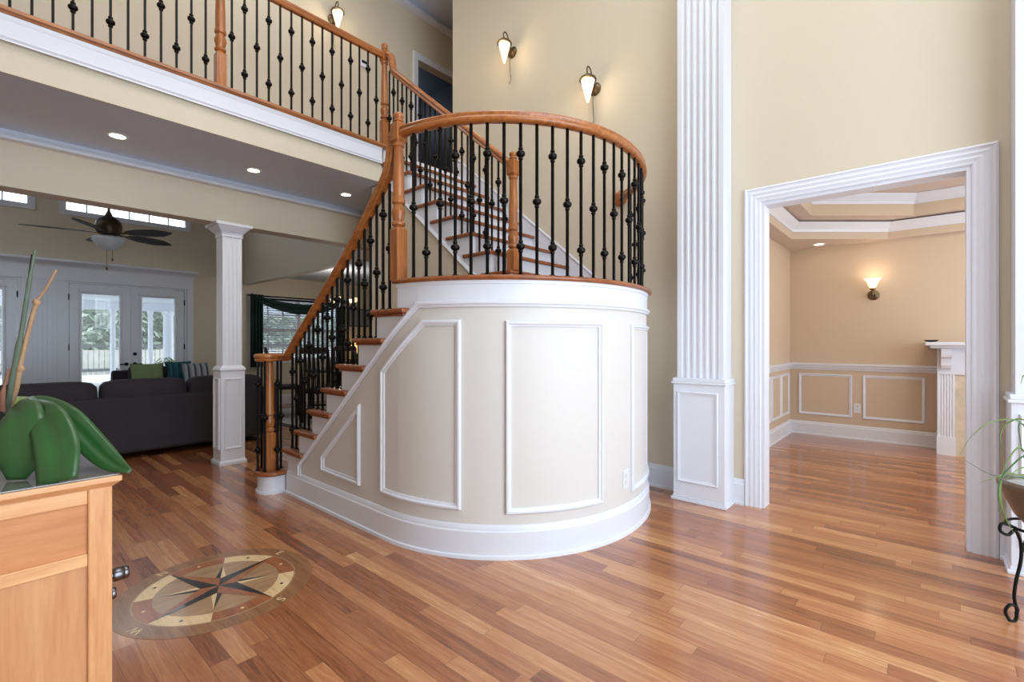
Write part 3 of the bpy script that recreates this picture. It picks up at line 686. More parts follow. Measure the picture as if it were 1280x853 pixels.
def win(n, x0, x1, z0, z1, cols, rows, fw=.05):
    o = sempty('window_%d' % n, (x0, 9.6, z0))
    m = wallmesh(MB(), 'y', 9.58, 9.70, x0 - .055, x1 + .055, z0 - .06, z1 + .06, [(x0 + fw * .6, x1 - fw * .6, z0 + fw * .6, z1 - fw * .6)]) if False else MB()
    for a, b, c, d_ in ((x0 - .05, x0 + .025, z0 - .05, z1 + .05), (x1 - .025, x1 + .05, z0 - .05, z1 + .05)): m.box(a, 9.578, c, b, 9.60, d_)
    m.box(x0 + .025, 9.58, z0 - .05, x1 - .025, 9.60, z0 + .025).box(x0 + .025, 9.58, z1 - .025, x1 - .025, 9.60, z1 + .05)
    m.build('casing', WHITE, o)
    m = MB().box(x0, 9.62, z0, x0 + .03, 9.68, z1).box(x1 - .03, 9.62, z0, x1, 9.68, z1).box(x0 + .03, 9.622, z0, x1 - .03, 9.678, z0 + .03).box(x0 + .03, 9.622, z1 - .03, x1 - .03, 9.678, z1)
    for k in range(1, cols): xx = x0 + (x1 - x0) * k / cols; m.box(xx - .009, 9.635, z0, xx + .009, 9.665, z1)
    for k in range(1, rows): zz = z0 + (z1 - z0) * k / rows; m.box(x0, 9.635, zz - .009, x1, 9.665, zz + .009)
    m.build('sash', WHITE, o)
    MB().box(x0, 9.648, z0, x1, 9.652, z1).build('pane', GLASS, o)
    return o
win(1, .91, 2.46, 3.16, 3.75, 6, 1); win(2, -1.05, .56, 3.16, 3.75, 6, 1)
w3 = win(3, 3.52, 5.25, .86, 2.06, 6, 4)
MB().box(4.36, 9.60, .86, 4.42, 9.7, 2.06).box(3.52, 9.61, 1.42, 5.25, 9.69, 1.48).build('mullion', WHITE, w3)
bl = thing('window_blind', 'white horizontal slat blind in the breakfast room window', 'blind', (4.4, 9.6, .88))
m = MB()
for k in range(26):
    z = .90 + k * .044; m.add([(3.56, 9.585, z), (5.21, 9.585, z), (5.21, 9.622, z + .016), (3.56, 9.622, z + .016), (3.56, 9.585, z + .003), (5.21, 9.585, z + .003), (5.21, 9.622, z + .019), (3.56, 9.622, z + .019)], [(0, 3, 2, 1), (4, 5, 6, 7), (0, 1, 5, 4), (1, 2, 6, 5), (2, 3, 7, 6), (3, 0, 4, 7)])
m.build('slats', WHITE, bl)
MB().box(3.54, 9.58, 2.03, 5.23, 9.63, 2.07).build('head_rail', WHITE, bl)
TEAL = plain('dark_teal_cloth', (18, 48, 46), .75, noise=.3, scale=12)
cu = thing('window_scarf', 'dark teal scarf curtain draped over the breakfast room window', 'curtain', (4.4, 9.5, 2.05))
MB().tube([(3.40, 9.53, 2.10), (5.40, 9.53, 2.10)], .012, 8).build('curtain_rod', IRON, cu, smooth=60)
def swag(x0, x1, zt, drop):
    vs = []; nx, nz = 24, 6
    for i in range(nx + 1):
        t = i / nx; x = x0 + (x1 - x0) * t; c = 4 * t * (1 - t)
        for j in range(nz + 1):
            u = j / nz; vs.append((x, 9.52 - .03 * math.sin(u * 9) - .02 * c, zt - c * drop * (.55 + .45 * u) - u * .07))
    fs = [(i * (nz + 1) + j, i * (nz + 1) + j + 1, (i + 1) * (nz + 1) + j + 1, (i + 1) * (nz + 1) + j) for i in range(nx) for j in range(nz)]
    return MB().add(vs, fs)
for x0, x1 in ((3.46, 5.34),):
    o = swag(x0, x1, 2.13, .28).build('swag', TEAL, cu, smooth=180); o.modifiers.new('thick', 'SOLIDIFY').thickness = .012
def drape(x0, x1, z0, z1, folds):
    vs = []; n = 40
    for k in range(n + 1):
        t = k / n; y = 9.50 + .025 * math.sin(t * folds * 2 * PI); x = x0 + (x1 - x0) * t
        vs += [(x, y, z0), (x, y, z1)]
    return MB().add(vs, [(2 * k, 2 * k + 2, 2 * k + 3, 2 * k + 1) for k in range(n)])
for a, b in ((3.44, 3.66), (5.16, 5.36)):
    o = drape(a, b, .75, 2.12, 4).build('curtain_panel', TEAL, cu, smooth=180); o.modifiers.new('thick', 'SOLIDIFY').thickness = .008

# ------------------------------------------------------------------ light fittings
def can(x, y, z, label, group):
    o = thing('recessed_downlight', label, 'ceiling light', (x, y, z), group)
    MB().lathe((x, y, z), [(.050, -.001), (.075, -.001), (.075, .003), (.062, .006), (.050, .004), (.050, -.001)], 20, (0, 0, -1), False).build('trim_ring', WHITE, o, smooth=40)
    MB().lathe((x, y, z), [(.001, .0015), (.052, .0015), (.052, .003), (.001, .003)], 20, (0, 0, -1)).build('lamp_lens', CANLIT, o)
can(.758, 4.757, 2.83, 'lit downlight in the balcony soffit, leftmost of the three in a row', 'downlights under the balcony')
can(1.749, 4.751, 2.83, 'lit downlight in the balcony soffit, middle one of the three in a row', 'downlights under the balcony')
can(2.70, 4.775, 2.83, 'lit downlight in the balcony soffit nearest the stair handrail', 'downlights under the balcony')
can(7.08, 1.045, 2.46, 'lit downlight in the dining room ceiling corner', 'downlights in the dining room')
for x in (.758, 1.749, 2.70): 
    l = bpy.data.lights.new('downlight_lamp', 'SPOT'); l.energy = 10; l.color = (1, .88, .70); l.spot_size = 1.9; l.spot_blend = .7; l.shadow_soft_size = .05
    o = bpy.data.objects.new('downlight_lamp', l); COL.objects.link(o); o.location = (x, 4.757, 2.80)
def cone_sconce(pos, normal, label, k=.85):
    n = Vector(normal); pos = Vector(pos); s = Vector((0, 0, 1)).cross(n)
    o = thing('wall_sconce', label, 'wall light', pos, 'cone glass sconces')
    c = pos + n * .13
    V3 = lambda z: Vector((0, 0, z * k))
    MB().lathe(pos, [(.060, .001), (.060, .010), (.045, .022), (.018, .030), (.014, .05)], 18, n).build('back_plate', BRONZE, o, smooth=40)
    MB().tube(spline([pos + n * .04, pos + n * .06 + V3(.10), pos + n * .085 + V3(.175), pos + n * .125 + V3(.19), c + n * .015 + V3(.15), c + V3(.09)], 6), .0065, 8).build('arm', BRONZE, o, smooth=60)
    MB().lathe(c, [(r, z * k) for r, z in [(.012, .10), (.035, .092), (.072, .060), (.078, .048), (.078, .036), (.070, .034)][::-1]], 20).build('cap', BRONZE, o, smooth=40)
    MB().lathe(c, [(.004, -.205), (.012, -.195), (.016, -.18), (.030, -.12), (.050, -.04), (.064, .02), (.068, .038), (.05, .042)], 20).xf(Matrix.Translation(c) @ Matrix.Diagonal((.92, .92, k, 1)) @ Matrix.Translation(-c)).build('glass_shade', SHADE, o, smooth=60)
    MB().tube(spline([pos + n * .03 + Vector((0, 0, -.03)), pos + n * .045 + Vector((0, 0, -.14)), pos + n * .035 + Vector((0, 0, -.24)), pos + n * .03 + s * .0 + Vector((0, 0, -.30)), pos + n * .055 + Vector((0, 0, -.36))], 5), .0035, 6).build('tail', BRONZE, o, smooth=60)
    point('sconce_lamp', c + Vector((0, 0, -.02)) + n * .09, 2.2, (1, .74, .46), .05)
cone_sconce((XD, 3.36, 4.33), (-1, 0, 0), 'bronze sconce with lit cone glass high on the wall, left of the pair')
cone_sconce((XD, 2.335, 3.575), (-1, 0, 0), 'bronze sconce with lit cone glass on the stair wall, nearest the tall pilaster')
cone_sconce((2.90, 5.45, 5.14), (0, -1, 0), 'bronze sconce with lit cone glass on the upper hall wall behind the balcony rail')
ds = thing('wall_sconce', 'small bronze sconce with lit bell glass on the dining room wall', 'wall light', (7.35, .512, 1.80))
MB().lathe((7.349, .512, 1.80), [(.062, 0), (.060, .012), (.045, .02), (.02, .028), (.016, .06)], 18, (-1, 0, 0)).build('back_plate', BRONZE, ds, smooth=40)
MB().tube(spline([(7.30, .512, 1.78), (7.25, .512, 1.755), (7.215, .512, 1.79), (7.21, .512, 1.86)], 6), .008, 8).lathe((7.21, .512, 1.85), [(.012, 0), (.03, .01), (.03, .02), (.014, .028)], 14).build('arm', BRONZE, ds, smooth=60)
MB().lathe((7.21, .512, 1.875), [(.02, 0), (.038, .02), (.048, .05), (.062, .085), (.088, .115), (.084, .115), (.055, .085), (.04, .05)], 20).build('glass_shade', SHADE, ds, smooth=60)
point('sconce_lamp', (7.17, .512, 2.03), 1.2, (1, .76, .5), .09)
th_ = thing('thermostat', 'small white wall control panel on the upper hall wall', 'thermostat', (3.33, 5.45, 4.77))
MB().box(3.27, 5.425, 4.74, 3.40, 5.449, 4.83).build('housing', WHITE, th_, bevel=.006); MB().box(3.285, 5.421, 4.785, 3.385, 5.426, 4.82).build('screen', plain('dark_screen', (40, 44, 44), .2), th_)

# ceiling fan
fx, fy, fz = 1.06, 7.15, 2.46
fan = thing('ceiling_fan', 'bronze ceiling fan with dark leaf blades and bowl light before the high windows', 'ceiling fan', (fx, fy, 4.4))
MB().lathe((fx, fy, 0), [(.07, 4.395), (.07, 4.36), (.02, 4.32), (.014, 4.30), (.014, fz + .28), (.03, fz + .25), (.04, fz + .22)][::-1], 14).build('down_rod', BRONZE, fan, smooth=40)
MB().lathe((fx, fy, fz), [(.05, .0), (.10, .01), (.12, .05), (.125, .11), (.115, .16), (.085, .19), (.05, .215), (.035, .23)], 24).build('motor_housing', plain('oiled_bronze', (66, 56, 46), .4, .7, scale=30), fan, smooth=40)
BLD = stripes('woven_blade', [(24, 21, 22), (46, 40, 38), (30, 26, 26)], 1, 30, .45)
for k in range(5):
    a = 2 * PI * k / 5 + math.radians(-49)
    M = Matrix.Translation((fx, fy, fz + .02)) @ Matrix.Rotation(a, 4, 'Z') @ Matrix.Rotation(math.radians(-13), 4, 'X')
    outl = [(.20, .035), (.26, .06), (.36, .085), (.48, .09), (.58, .085), (.67, .045), (.74, 0)]
    pts = [(x, w, 0) for x, w in outl] + [(x, -w, 0) for x, w in reversed(outl[:-1])]
    b = MB().extr(pts, (0, 0, .008)).tube([(.2, 0, .004), (.68, 0, .004)], .007, 6)
    for j in range(8): b.tube([(.25 + .05 * j, 0, .004), (.30 + .05 * j, .07 - max(0, j - 3) * .012, .006)], .003, 4).tube([(.25 + .05 * j, 0, .004), (.30 + .05 * j, -.07 + max(0, j - 3) * .012, .006)], .003, 4)
    bo = b.xf(M).build('blade', BLD, fan, smooth=30)
    MB().box(.09, -.016, -.004, .25, .016, .006).xf(M).build('blade_iron', BRONZE, bo, bevel=.003)
MB().lathe((fx, fy, fz - .03), [(.03, -.145), (.07, -.13), (.12, -.09), (.155, -.03), (.16, -.01), (.15, .0), (.04, .03)], 24).build('glass_bowl', plain('frosted_bowl', (196, 206, 214), .25, noise=.1, scale=25), fan, smooth=60)
for dx, L_ in ((-.02, .20), (.03, .09)):
    MB().tube([(fx + dx, fy - .02, fz - .16), (fx + dx, fy - .02, fz - .17 - L_)], .0028, 5).lathe((fx + dx, fy - .02, fz - .19 - L_), [(.004, -.02), (.009, -.01), (.009, .01), (.003, .02)], 8).build('pull_chain', BRONZE, fan, smooth=50)

# ------------------------------------------------------------------ sofa, loveseat, pillows
def cushion(mb, x0, y0, z0, x1, y1, z1, puff=.25, n=6):
    cx, cy, cz = (x0 + x1) / 2, (y0 + y1) / 2, (z0 + z1) / 2; hx, hy, hz = (x1 - x0) / 2, (y1 - y0) / 2, (z1 - z0) / 2
    b = bmesh.new(); bmesh.ops.create_cube(b, size=2); bmesh.ops.subdivide_edges(b, edges=b.edges[:], cuts=n, use_grid_fill=True)
    vs = []
    for v in b.verts:
        c = v.co; L = [abs(c.x), abs(c.y), abs(c.z)]
        p = (sum(q ** 7 for q in L)) ** (1 / 7); q = c / p * (1 + .0)
        g = 1 - puff * .12 * (c.x ** 2 + c.y ** 2 + c.z ** 2) / 3
        vs.append((cx + q.x * hx * g, cy + q.y * hy * g, cz + q.z * hz * g))
    fs = [tuple(v.index for v in f.verts) for f in b.faces]; b.free()
    return mb.add(vs, fs)
sofa = thing('sofa', 'long dark aubergine sofa seen from behind, beyond the white column', 'sofa', (.9, 6.6, 0))
MB().box(-1.3, 6.20, .07, 2.60, 6.36, .66).build('back_frame', SOFA, sofa, bevel=.035, seg=3, smooth=60)
MB().box(-1.3, 6.36, .07, 2.60, 7.15, .36).build('seat_base', SOFA, sofa, bevel=.03, seg=3)
for x0, x1 in ((2.42, 2.60), (-1.3, -1.12)):
    MB().extr([(x0, 6.24, .07), (x0, 7.15, .07), (x0, 7.15, .50), (x0, 6.9, .58), (x0, 6.24, .66)], (x1 - x0, 0, 0)).build('arm', SOFA, sofa, bevel=.03, seg=3)
xs = [-1.12, -.02, .86, 1.62, 2.42]
for a, b in zip(xs, xs[1:]):
    cushion(MB(), a + .004, 6.24, .42, b - .004, 6.50, .83).build('back_cushion', SOFA, sofa, smooth=180)
    cushion(MB(), a + .004, 6.48, .36, b - .004, 7.17, .52).build('seat_cushion', SOFA, sofa, smooth=180)
for x in (-1.2, .6, 2.5):
    for y in (6.28, 7.06): MB().frus(x, y, .025, 0, .032, .075).build('leg', DKWOOD, sofa)
LX = 1.37
lv = thing('loveseat', 'dark aubergine loveseat with pillows in front of the french doors', 'sofa', (1.85, 8.8, 0))
MB().box(LX, 8.95, .07, 2.62, 9.12, .80).build('back_frame', SOFA, lv, bevel=.035, seg=3)
MB().box(LX, 8.2, .07, 2.62, 8.95, .38).build('seat_base', SOFA, lv, bevel=.03, seg=3)
for x0, x1 in ((LX, LX + .16), (2.44, 2.62)): MB().box(x0, 8.2, .07, x1, 9.0, .60).build('arm', SOFA, lv, bevel=.04, seg=3)
for a, b in ((LX + .16, 1.985), (1.985, 2.44)):
    cushion(MB(), a, 8.70, .46, b, 8.97, .88).build('back_cushion', SOFA, lv, smooth=180); cushion(MB(), a, 8.18, .37, b, 8.78, .52).build('seat_cushion', SOFA, lv, smooth=180)
for x in (1.43, 2.56):
    for y in (8.27, 9.05): MB().frus(x, y, .025, 0, .03, .075).build('leg', DKWOOD, lv)
def pillow(c, w, h, rz, tilt, mat, name, label):
    vs = []; n = 10
    for side in (1, -1):
        for i in range(n + 1):
            for j in range(n + 1):
                u, v = 2 * i / n - 1, 2 * j / n - 1; d_ = ((1 - u ** 4) * (1 - v ** 4)) ** .6
                k = 1 - .05 * (1 - abs(u * v)); vs.append((u * w / 2 * (1 - .06 * (1 - v * v)), side * .075 * d_, v * h / 2 * (1 - .06 * (1 - u * u))))
    N1 = (n + 1) ** 2; fs = []
    for s_ in (0, 1):
        for i in range(n):
            for j in range(n):
                a = s_ * N1 + i * (n + 1) + j; f = (a, a + 1, a + n + 2, a + n + 1); fs.append(f if s_ else f[::-1])
    o = MB().add(vs, fs)
    o.xf(Matrix.Translation(c) @ Matrix.Rotation(rz, 4, 'Z') @ Matrix.Rotation(tilt, 4, 'X'))
    q = o.build(name, mat, None, smooth=180, origin=c)
    m = q.modifiers.new('weld', 'WELD'); m.merge_threshold = .003
    return tag(q, label, 'pillow', 'throw pillows on the loveseat')
pillow((1.70, 8.52, .73), .40, .38, .0, -.3, plain('green_cloth', (126, 144, 100), .8), 'throw_pillow', 'pale green throw pillow on the loveseat')
pillow((2.08, 8.52, .74), .34, .40, .0, -.3, stripes('teal_print', [(24, 78, 92), (36, 100, 112), (20, 64, 80)], 0, 14), 'throw_pillow', 'teal patterned throw pillow in the middle of the loveseat')
pillow((2.26, 8.30, .72), .40, .40, .2, -.35, stripes('striped_cloth', [(176, 180, 190), (74, 76, 88), (150, 154, 166)], 0, 12), 'throw_pillow', 'grey and white striped throw pillow at the column end of the loveseat')

# ------------------------------------------------------------------ breakfast corner
rug = thing('area_rug', 'pale grey patterned rug under the dark breakfast table', 'rug', (4.4, 7.6, 0))
def rugmat():
    m, nt, N, L, P = nmat('rug_weave'); tc = N.new('ShaderNodeTexCoord'); v = N.new('ShaderNodeTexVoronoi'); v.inputs['Scale'].default_value = 7
    r = N.new('ShaderNodeValToRGB'); r.color_ramp.elements[0].color = lin(120, 120, 124); r.color_ramp.elements[1].color = lin(190, 188, 184); r.color_ramp.elements[1].position = .5
    L.new(tc.outputs['Object'], v.inputs['Vector']); L.new(v.outputs['Distance'], r.inputs[0]); L.new(r.outputs[0], P.inputs['Base Color']); P.inputs['Roughness'].default_value = .95; return m
MB().box(3.1, 6.2, .001, 5.8, 8.85, .012).build('rug_field', rugmat(), rug, bevel=.004)
MB().box(3.02, 6.12, .0005, 5.88, 8.93, .009).build('border', plain('rug_border', (92, 92, 98), .95), rug)
tbl = thing('breakfast_table', 'dark round pedestal table in the breakfast corner', 'table', (4.25, 7.7, .012))
MB().lathe((4.25, 7.7, 0), [(.02, .72), (.58, .72), (.60, .735), (.60, .75), (.58, .762), (.001, .762)], 36).build('tabletop', DKWOOD, tbl, smooth=40)
MB().lathe((4.25, 7.7, 0), [(.30, .0135), (.30, .04), (.12, .08), (.06, .14), (.05, .3), (.09, .45), (.06, .6), (.12, .70), (.2, .72)], 20).build('pedestal', DKWOOD, tbl, smooth=40)
def chair(x, y, rz, label):
    o = thing('dining_chair', label, 'chair', (x, y, .0135), 'breakfast chairs')
    M = Matrix.Translation((x, y, .0135)) @ Matrix.Rotation(rz, 4, 'Z')
    cushion(MB(), -.22, -.21, .43, .22, .22, .50).xf(M).build('seat', plain('dark_seat', (38, 34, 36), .8, noise=0), o, smooth=180)
    for sx in (-1, 1):
        MB().frus(sx * .19, .19, .016, 0, .02, .44).xf(M).build('leg', DKWOOD, o)
        MB().tube([(sx * .19, -.20, 0), (sx * .19, -.19, .45), (sx * .20, -.22, .8), (sx * .20, -.29, 1.10)], .019, 8).xf(M).build('leg', DKWOOD, o, smooth=60)
    MB().box(-.20, -.305, 1.03, .20, -.275, 1.13).xf(M).build('top_rail', DKWOOD, o, bevel=.01)
    for sx in (-.12, -.06, 0, .06, .12): MB().tube([(sx, -.20, .48), (sx, -.23, .8), (sx, -.285, 1.05)], .009, 6).xf(M).build('back_spindle', DKWOOD, o, smooth=60)
    MB().box(-.18, .17, .2, .18, .19, .23).xf(M).build('stretcher', DKWOOD, o)
chair(3.55, 7.05, -.75, 'dark spindle back chair in the breakfast corner, nearest the stairs')
chair(3.45, 8.05, -1.9, 'dark spindle back chair on the window side of the breakfast table, nearest the sofa')
chair(4.55, 6.85, .35, 'dark spindle back chair at the stair side of the breakfast table, half behind balusters')
chair(4.75, 8.45, 2.6, 'dark spindle back chair on the far side of the breakfast table')
point('chandelier_lamp', (4.25, 7.7, 2.1), 14, (1, .9, .78), .2)
ch = thing('chandelier', 'small dark chandelier with lit shades over the breakfast table', 'chandelier', (4.25, 7.7, 2.49))
MB().lathe((4.25, 7.7, 0), [(.06, 2.488), (.06, 2.465), (.012, 2.44), (.008, 2.43), (.008, 1.98), (.03, 1.96), (.04, 1.90), (.02, 1.84), (.002, 1.80)][::-1], 12).build('stem', IRON, ch, smooth=40)
for k in range(5):
    a = 2 * PI * k / 5 + .3; c, s = math.cos(a), math.sin(a)
    MB().tube(spline([(4.25 + .03 * c, 7.7 + .03 * s, 1.90), (4.25 + .14 * c, 7.7 + .14 * s, 1.82), (4.25 + .25 * c, 7.7 + .25 * s, 1.84), (4.25 + .27 * c, 7.7 + .27 * s, 1.91)], 5), .008, 6).build('arm', IRON, ch, smooth=60)
    MB().lathe((4.25 + .27 * c, 7.7 + .27 * s, 1.91), [(.015, 0), (.032, .02), (.042, .05), (.05, .08), (.046, .08), (.02, .03)], 14).build('glass_shade', plain('dim_frosted_glass', (236, 224, 200), .4, emit=(255, 226, 180), es=.8), ch, smooth=60)
sb = thing('sideboard', 'dark low sideboard against the breakfast room wall', 'cabinet', (5.6, 9.35, 0))
MB().box(5.42, 9.05, .06, 6.5, 9.44, .82).box(5.40, 9.03, .82, 6.52, 9.45, .85).build('body', DKWOOD, sb, bevel=.004)
for a in (5.44, 5.97):
    dd = MB().box(a, 9.035, .12, a + .50, 9.05, .78).build('cabinet_door', DKWOOD, sb, bevel=.003); MB().lathe((a + .25, 9.035, .6), [(.01, 0), (.015, .02), (.01, .03)], 10, (0, -1, 0)).build('knob', BRONZE, dd, smooth=40)
for x in (5.46, 6.45):
    for y in (9.1, 9.38): MB().box(x - .03, y - .03, 0, x + .03, y + .03, .06).build('foot', DKWOOD, sb)
tl = thing('table_lamp', 'lit table lamp with pale round shade on the sideboard', 'lamp', (5.52, 9.24, .85))
MB().lathe((5.52, 9.24, 0), [(.07, .85), (.07, .865), (.03, .88), (.045, .92), (.03, .97), (.012, 1.0), (.012, 1.02)], 16).build('base', IRON, tl, smooth=40)
MB().lathe((5.52, 9.24, 0), [(.06, .99), (.12, 1.02), (.155, 1.09), (.15, 1.16), (.11, 1.22), (.04, 1.25)], 20).build('lamp_shade', plain('lit_lamp_shade', (244, 214, 160), .6, noise=.03, emit=(255, 196, 120), es=1.3), tl, smooth=60)
for k, (x, w) in enumerate(((5.60, .11), (5.88, .13))):
    p = thing('picture_frame', ('narrow grey framed picture above the table lamp' if k == 0 else 'grey framed picture on the breakfast room wall, further from the window'), 'picture', (x, 9.6, 1.75))
    MB().sweep([(x - w, 9.598, 1.58), (x - w, 9.598, 1.95), (x + w, 9.598, 1.95), (x + w, 9.598, 1.58)], [(-.012, 0), (-.012, .02), (.012, .014), (.012, 0)], (0, -1, 0), closed=True).build('frame', DKWOOD, p)
    MB().box(x - w, 9.59, 1.58, x + w, 9.597, 1.95).build('print', plain('grey_print', (128, 138, 148), .5, noise=.25, scale=8), p)

# ------------------------------------------------------------------ dining room mantel
MARBLE = plain('beige_marble', (208, 194, 172), .25, noise=.34, scale=9, coat=.3)
mt = thing('fireplace_mantel', 'white fireplace mantel with fluted legs and marble surround in the dining room', 'fireplace', (7.15, -.85, 0))
MX, ML, MR = 6.962, -.07, -1.63
for y0, y1 in ((ML, ML - .14), (MR + .14, MR)):
    P = [(MX - .0, max(y0, y1))]
    lg = MB().box(MX - .008, y0 + .006, 0, 7.345, y1 - .006, .20)
    F = fluted(MX, 7.345, min(y0, y1), max(y0, y1), 5, .008, .014)
    lg.prism(F + [(7.345, min(y0, y1)), (7.345, max(y0, y1))], .20, .90); lg.build('fluted_leg', WHITE, mt)
    yc = (y0 + y1) / 2
    corb = [(MX - .0, 1.15), (MX - .10, 1.15), (MX - .105, 1.10), (MX - .085, 1.06), (MX - .05, 1.05), (MX - .035, 1.01), (MX - .045, .97), (MX - .03, .94), (MX, .93)]
    MB().extr([(x, yc - .04, z) for x, z in corb], (0, .08, 0)).lathe((MX - .07, yc - .042, 1.10), [(.03, 0), (.03, .084)], 14, (0, 1, 0)).build('corbel', WHITE, mt, smooth=40)
MB().box(MX + .012, ML, .88, 7.345, MR, 1.16).box(MX - .004, ML, .87, MX + .02, MR, .90).build('frieze', WHITE, mt, bevel=.004)
MB().box(MX - .15, ML + .10, 1.185, 7.345, MR - .10, 1.222).box(MX - .10, ML + .06, 1.155, 7.345, MR - .06, 1.187).build('mantel_shelf', WHITE, mt, bevel=.008)
MB().box(MX + .02, ML - .14, 0, 7.345, ML - .36, .88).box(MX + .02, MR + .14, 0, 7.345, MR + .36, .88).box(MX + .02, ML - .36, .70, 7.345, MR + .36, .88).build('marble_surround', MARBLE, mt)
MB().box(7.2, ML - .36, 0, 7.345, MR + .36, .70).build('firebox', plain('soot_black', (24, 23, 23), .8), mt)
dsx = thing('trinket_dish', 'small black dish on the left end of the mantel shelf', 'dish', (6.88, -.02, 1.222))
MB().lathe((6.88, -.02, 1.222), [(.02, 0), (.05, .008), (.062, .022), (.058, .022), (.03, .01)], 18).build('bowl', IRON, dsx, smooth=40)
MB().lathe((6.88, -.02, 1.222), [(.022, -.0), (.024, .003), (.02, .006)], 14).build('foot', IRON, dsx, smooth=40)

# ------------------------------------------------------------------ compass medallion in the floor
med = thing('compass_medallion', 'round inlaid wooden compass rose set in the plank floor', 'floor inlay', (.82, 2.67, 0))
mc = Vector((.82, 2.67, 0)); M0 = math.radians(113)          # north
def pol(r, deg, z): a = M0 - math.radians(deg); return mc + Vector((r * math.cos(a), r * math.sin(a), z))
W1 = wood('medallion_walnut', (120, 82, 54), (158, 114, 78), 'y', 7, .22, .3); W2 = wood('medallion_maple', (212, 178, 128), (232, 204, 160), 'y', 7, .22, .3)
W3 = wood('medallion_rosewood', (132, 74, 46), (164, 104, 66), 'y', 7, .22, .3); W4 = plain('medallion_ebony', (44, 40, 40), .22, noise=.2, coat=.3)
W5 = wood('medallion_ash', (150, 116, 86), (176, 142, 106), 'x', 7, .22, .3)
def ringp(r0, r1, d0, d1, z0, z1, n=12):
    k = max(2, int(abs(d1 - d0) / 5)); mb = MB(); pts = [pol(r1, d0 + (d1 - d0) * i / k, z0) for i in range(k + 1)] + [pol(r0, d1 + (d0 - d1) * i / k, z0) for i in range(k + 1)]
    return mb.extr(pts, (0, 0, z1 - z0))
MB().lathe(mc, [(.001, .0004), (.43, .0004), (.43, .0012), (.001, .0012)], 72).build('outer_band', W1, med)
MB().lathe(mc, [(.001, .0012), (.348, .0012), (.348, .0016), (.001, .0016)], 64).build('inner_field', W5, med)
for k in range(8):
    ringp(.268, .340, 45 * k, 45 * k + 45, .0016, .0021).build('arc_segment', W2 if k % 2 else W3, med)
for k in range(8):
    ln_ = .333 if k % 2 == 0 else .245; dg = 45 * k; hw = .078 if k % 2 == 0 else .07
    z = .0021 if k % 2 else .0026
    tip = pol(ln_, dg, z); l_ = pol(hw, dg - 45 * (1 if k % 2 == 0 else .5) , z); r_ = pol(hw, dg + 45 * (1 if k % 2 == 0 else .5), z); c = pol(0, 0, z)
    a = MB().extr([c, l_, tip], (0, 0, .0005)).build('star_point', W4, med)
    MB().extr([c, tip, r_], (0, 0, .0005)).build('light_half', W2 if k % 2 else W3, a)
for lt, dg in (('N', 0), ('E', 90), ('S', 180), ('W', 270)):
    cu_ = bpy.data.curves.new('letter', 'FONT'); cu_.body = lt; cu_.size = .062; cu_.align_x = 'CENTER'; cu_.align_y = 'CENTER'; cu_.extrude = .0003
    t_ = bpy.data.objects.new('letter_curve', cu_); COL.objects.link(t_); bpy.context.view_layer.update()
    me = bpy.data.meshes.new_from_object(t_.evaluated_get(bpy.context.evaluated_depsgraph_get())); bpy.data.objects.remove(t_)
    me.materials.clear(); me.materials.append(W2); o = bpy.data.objects.new('letter', me); COL.objects.link(o); o.parent = med
    pz = pol(.389, dg, .0016); o.location = pz - mc; o.rotation_euler = (0, 0, M0 - math.radians(dg) - PI / 2)
for k in range(8):
    MB().lathe(pol(.304, 22.5 + 45 * k, .0021), [(.001, 0), (.008, 0), (.008, .0005), (.001, .0005)], 12).build('inlaid_dot', W4 if k % 2 else W2, med)

# ------------------------------------------------------------------ console cabinet and orchid
cb = thing('console_cabinet', 'light wooden cabinet with dark glossy top at the left edge', 'cabinet', (-.1, 2.05, 0))
X1, Y0, ZT = .276, 1.806, .833; X0, Y1 = -.75, 2.42
for ax, ay in ((X1 - .054, Y0), (X1 - .054, Y1 - .05), (X0, Y0), (X0, Y1 - .05)): MB().box(ax, ay, 0, ax + .054, ay + .05, .80).build('corner_post', CABW, cb, bevel=.004)
MB().box(X0 + .054, Y0 + .004, .755, X1 - .054, Y0 + .03, .80).box(X0 + .054, Y0 + .004, .577, X1 - .054, Y0 + .03, .614).box(X0 + .054, Y0 + .004, .06, X1 - .054, Y0 + .03, .12).build('frame_rail', wood('maple_rail', (206, 142, 92), (232, 180, 128), 'x', 6, .4, .1), cb, bevel=.003)
MB().box(X0 + .05, Y0 + .012, .61, X1 - .05, Y0 + .026, .758).build('upper_panel', CABP, cb)
MB().box(X0 + .05, Y0 + .012, .11, X1 - .05, Y0 + .026, .58).build('lower_panel', wood('maple_panel_upright', (190, 128, 82), (214, 158, 110), 'z', 5, .45, .1), cb)
sdp = MB().box(X1 - .03, Y0 + .05, .06, X1 - .012, Y1 - .05, .80).box(X0 + .012, Y0 + .05, .06, X0 + .03, Y1 - .05, .80).box(X0 + .05, Y1 - .03, .06, X1 - .05, Y1 - .012, .80).build('side_panel', CABP, cb)
dr = MB().box(X1 - .012, Y0 + .06, .47, X1 + .004, Y1 - .06, .76).build('drawer', CABP, cb, bevel=.003)
dr2 = MB().box(X1 - .012, Y0 + .06, .10, X1 + .004, Y1 - .06, .45).build('drawer', CABP, cb, bevel=.003)
def knob(y, z, p):
    MB().lathe((X1 + .004, y, z), [(.010, 0), (.010, .010), (.0185, .011), (.020, .015), (.020, .033), (.0185, .035), (.020, .037), (.020, .046), (.017, .050), (.001, .051)], 18, (1, 0, 0)).build('knob', CHROME, p, smooth=40)
knob(1.90, .497, dr); knob(2.10, .36, dr2)
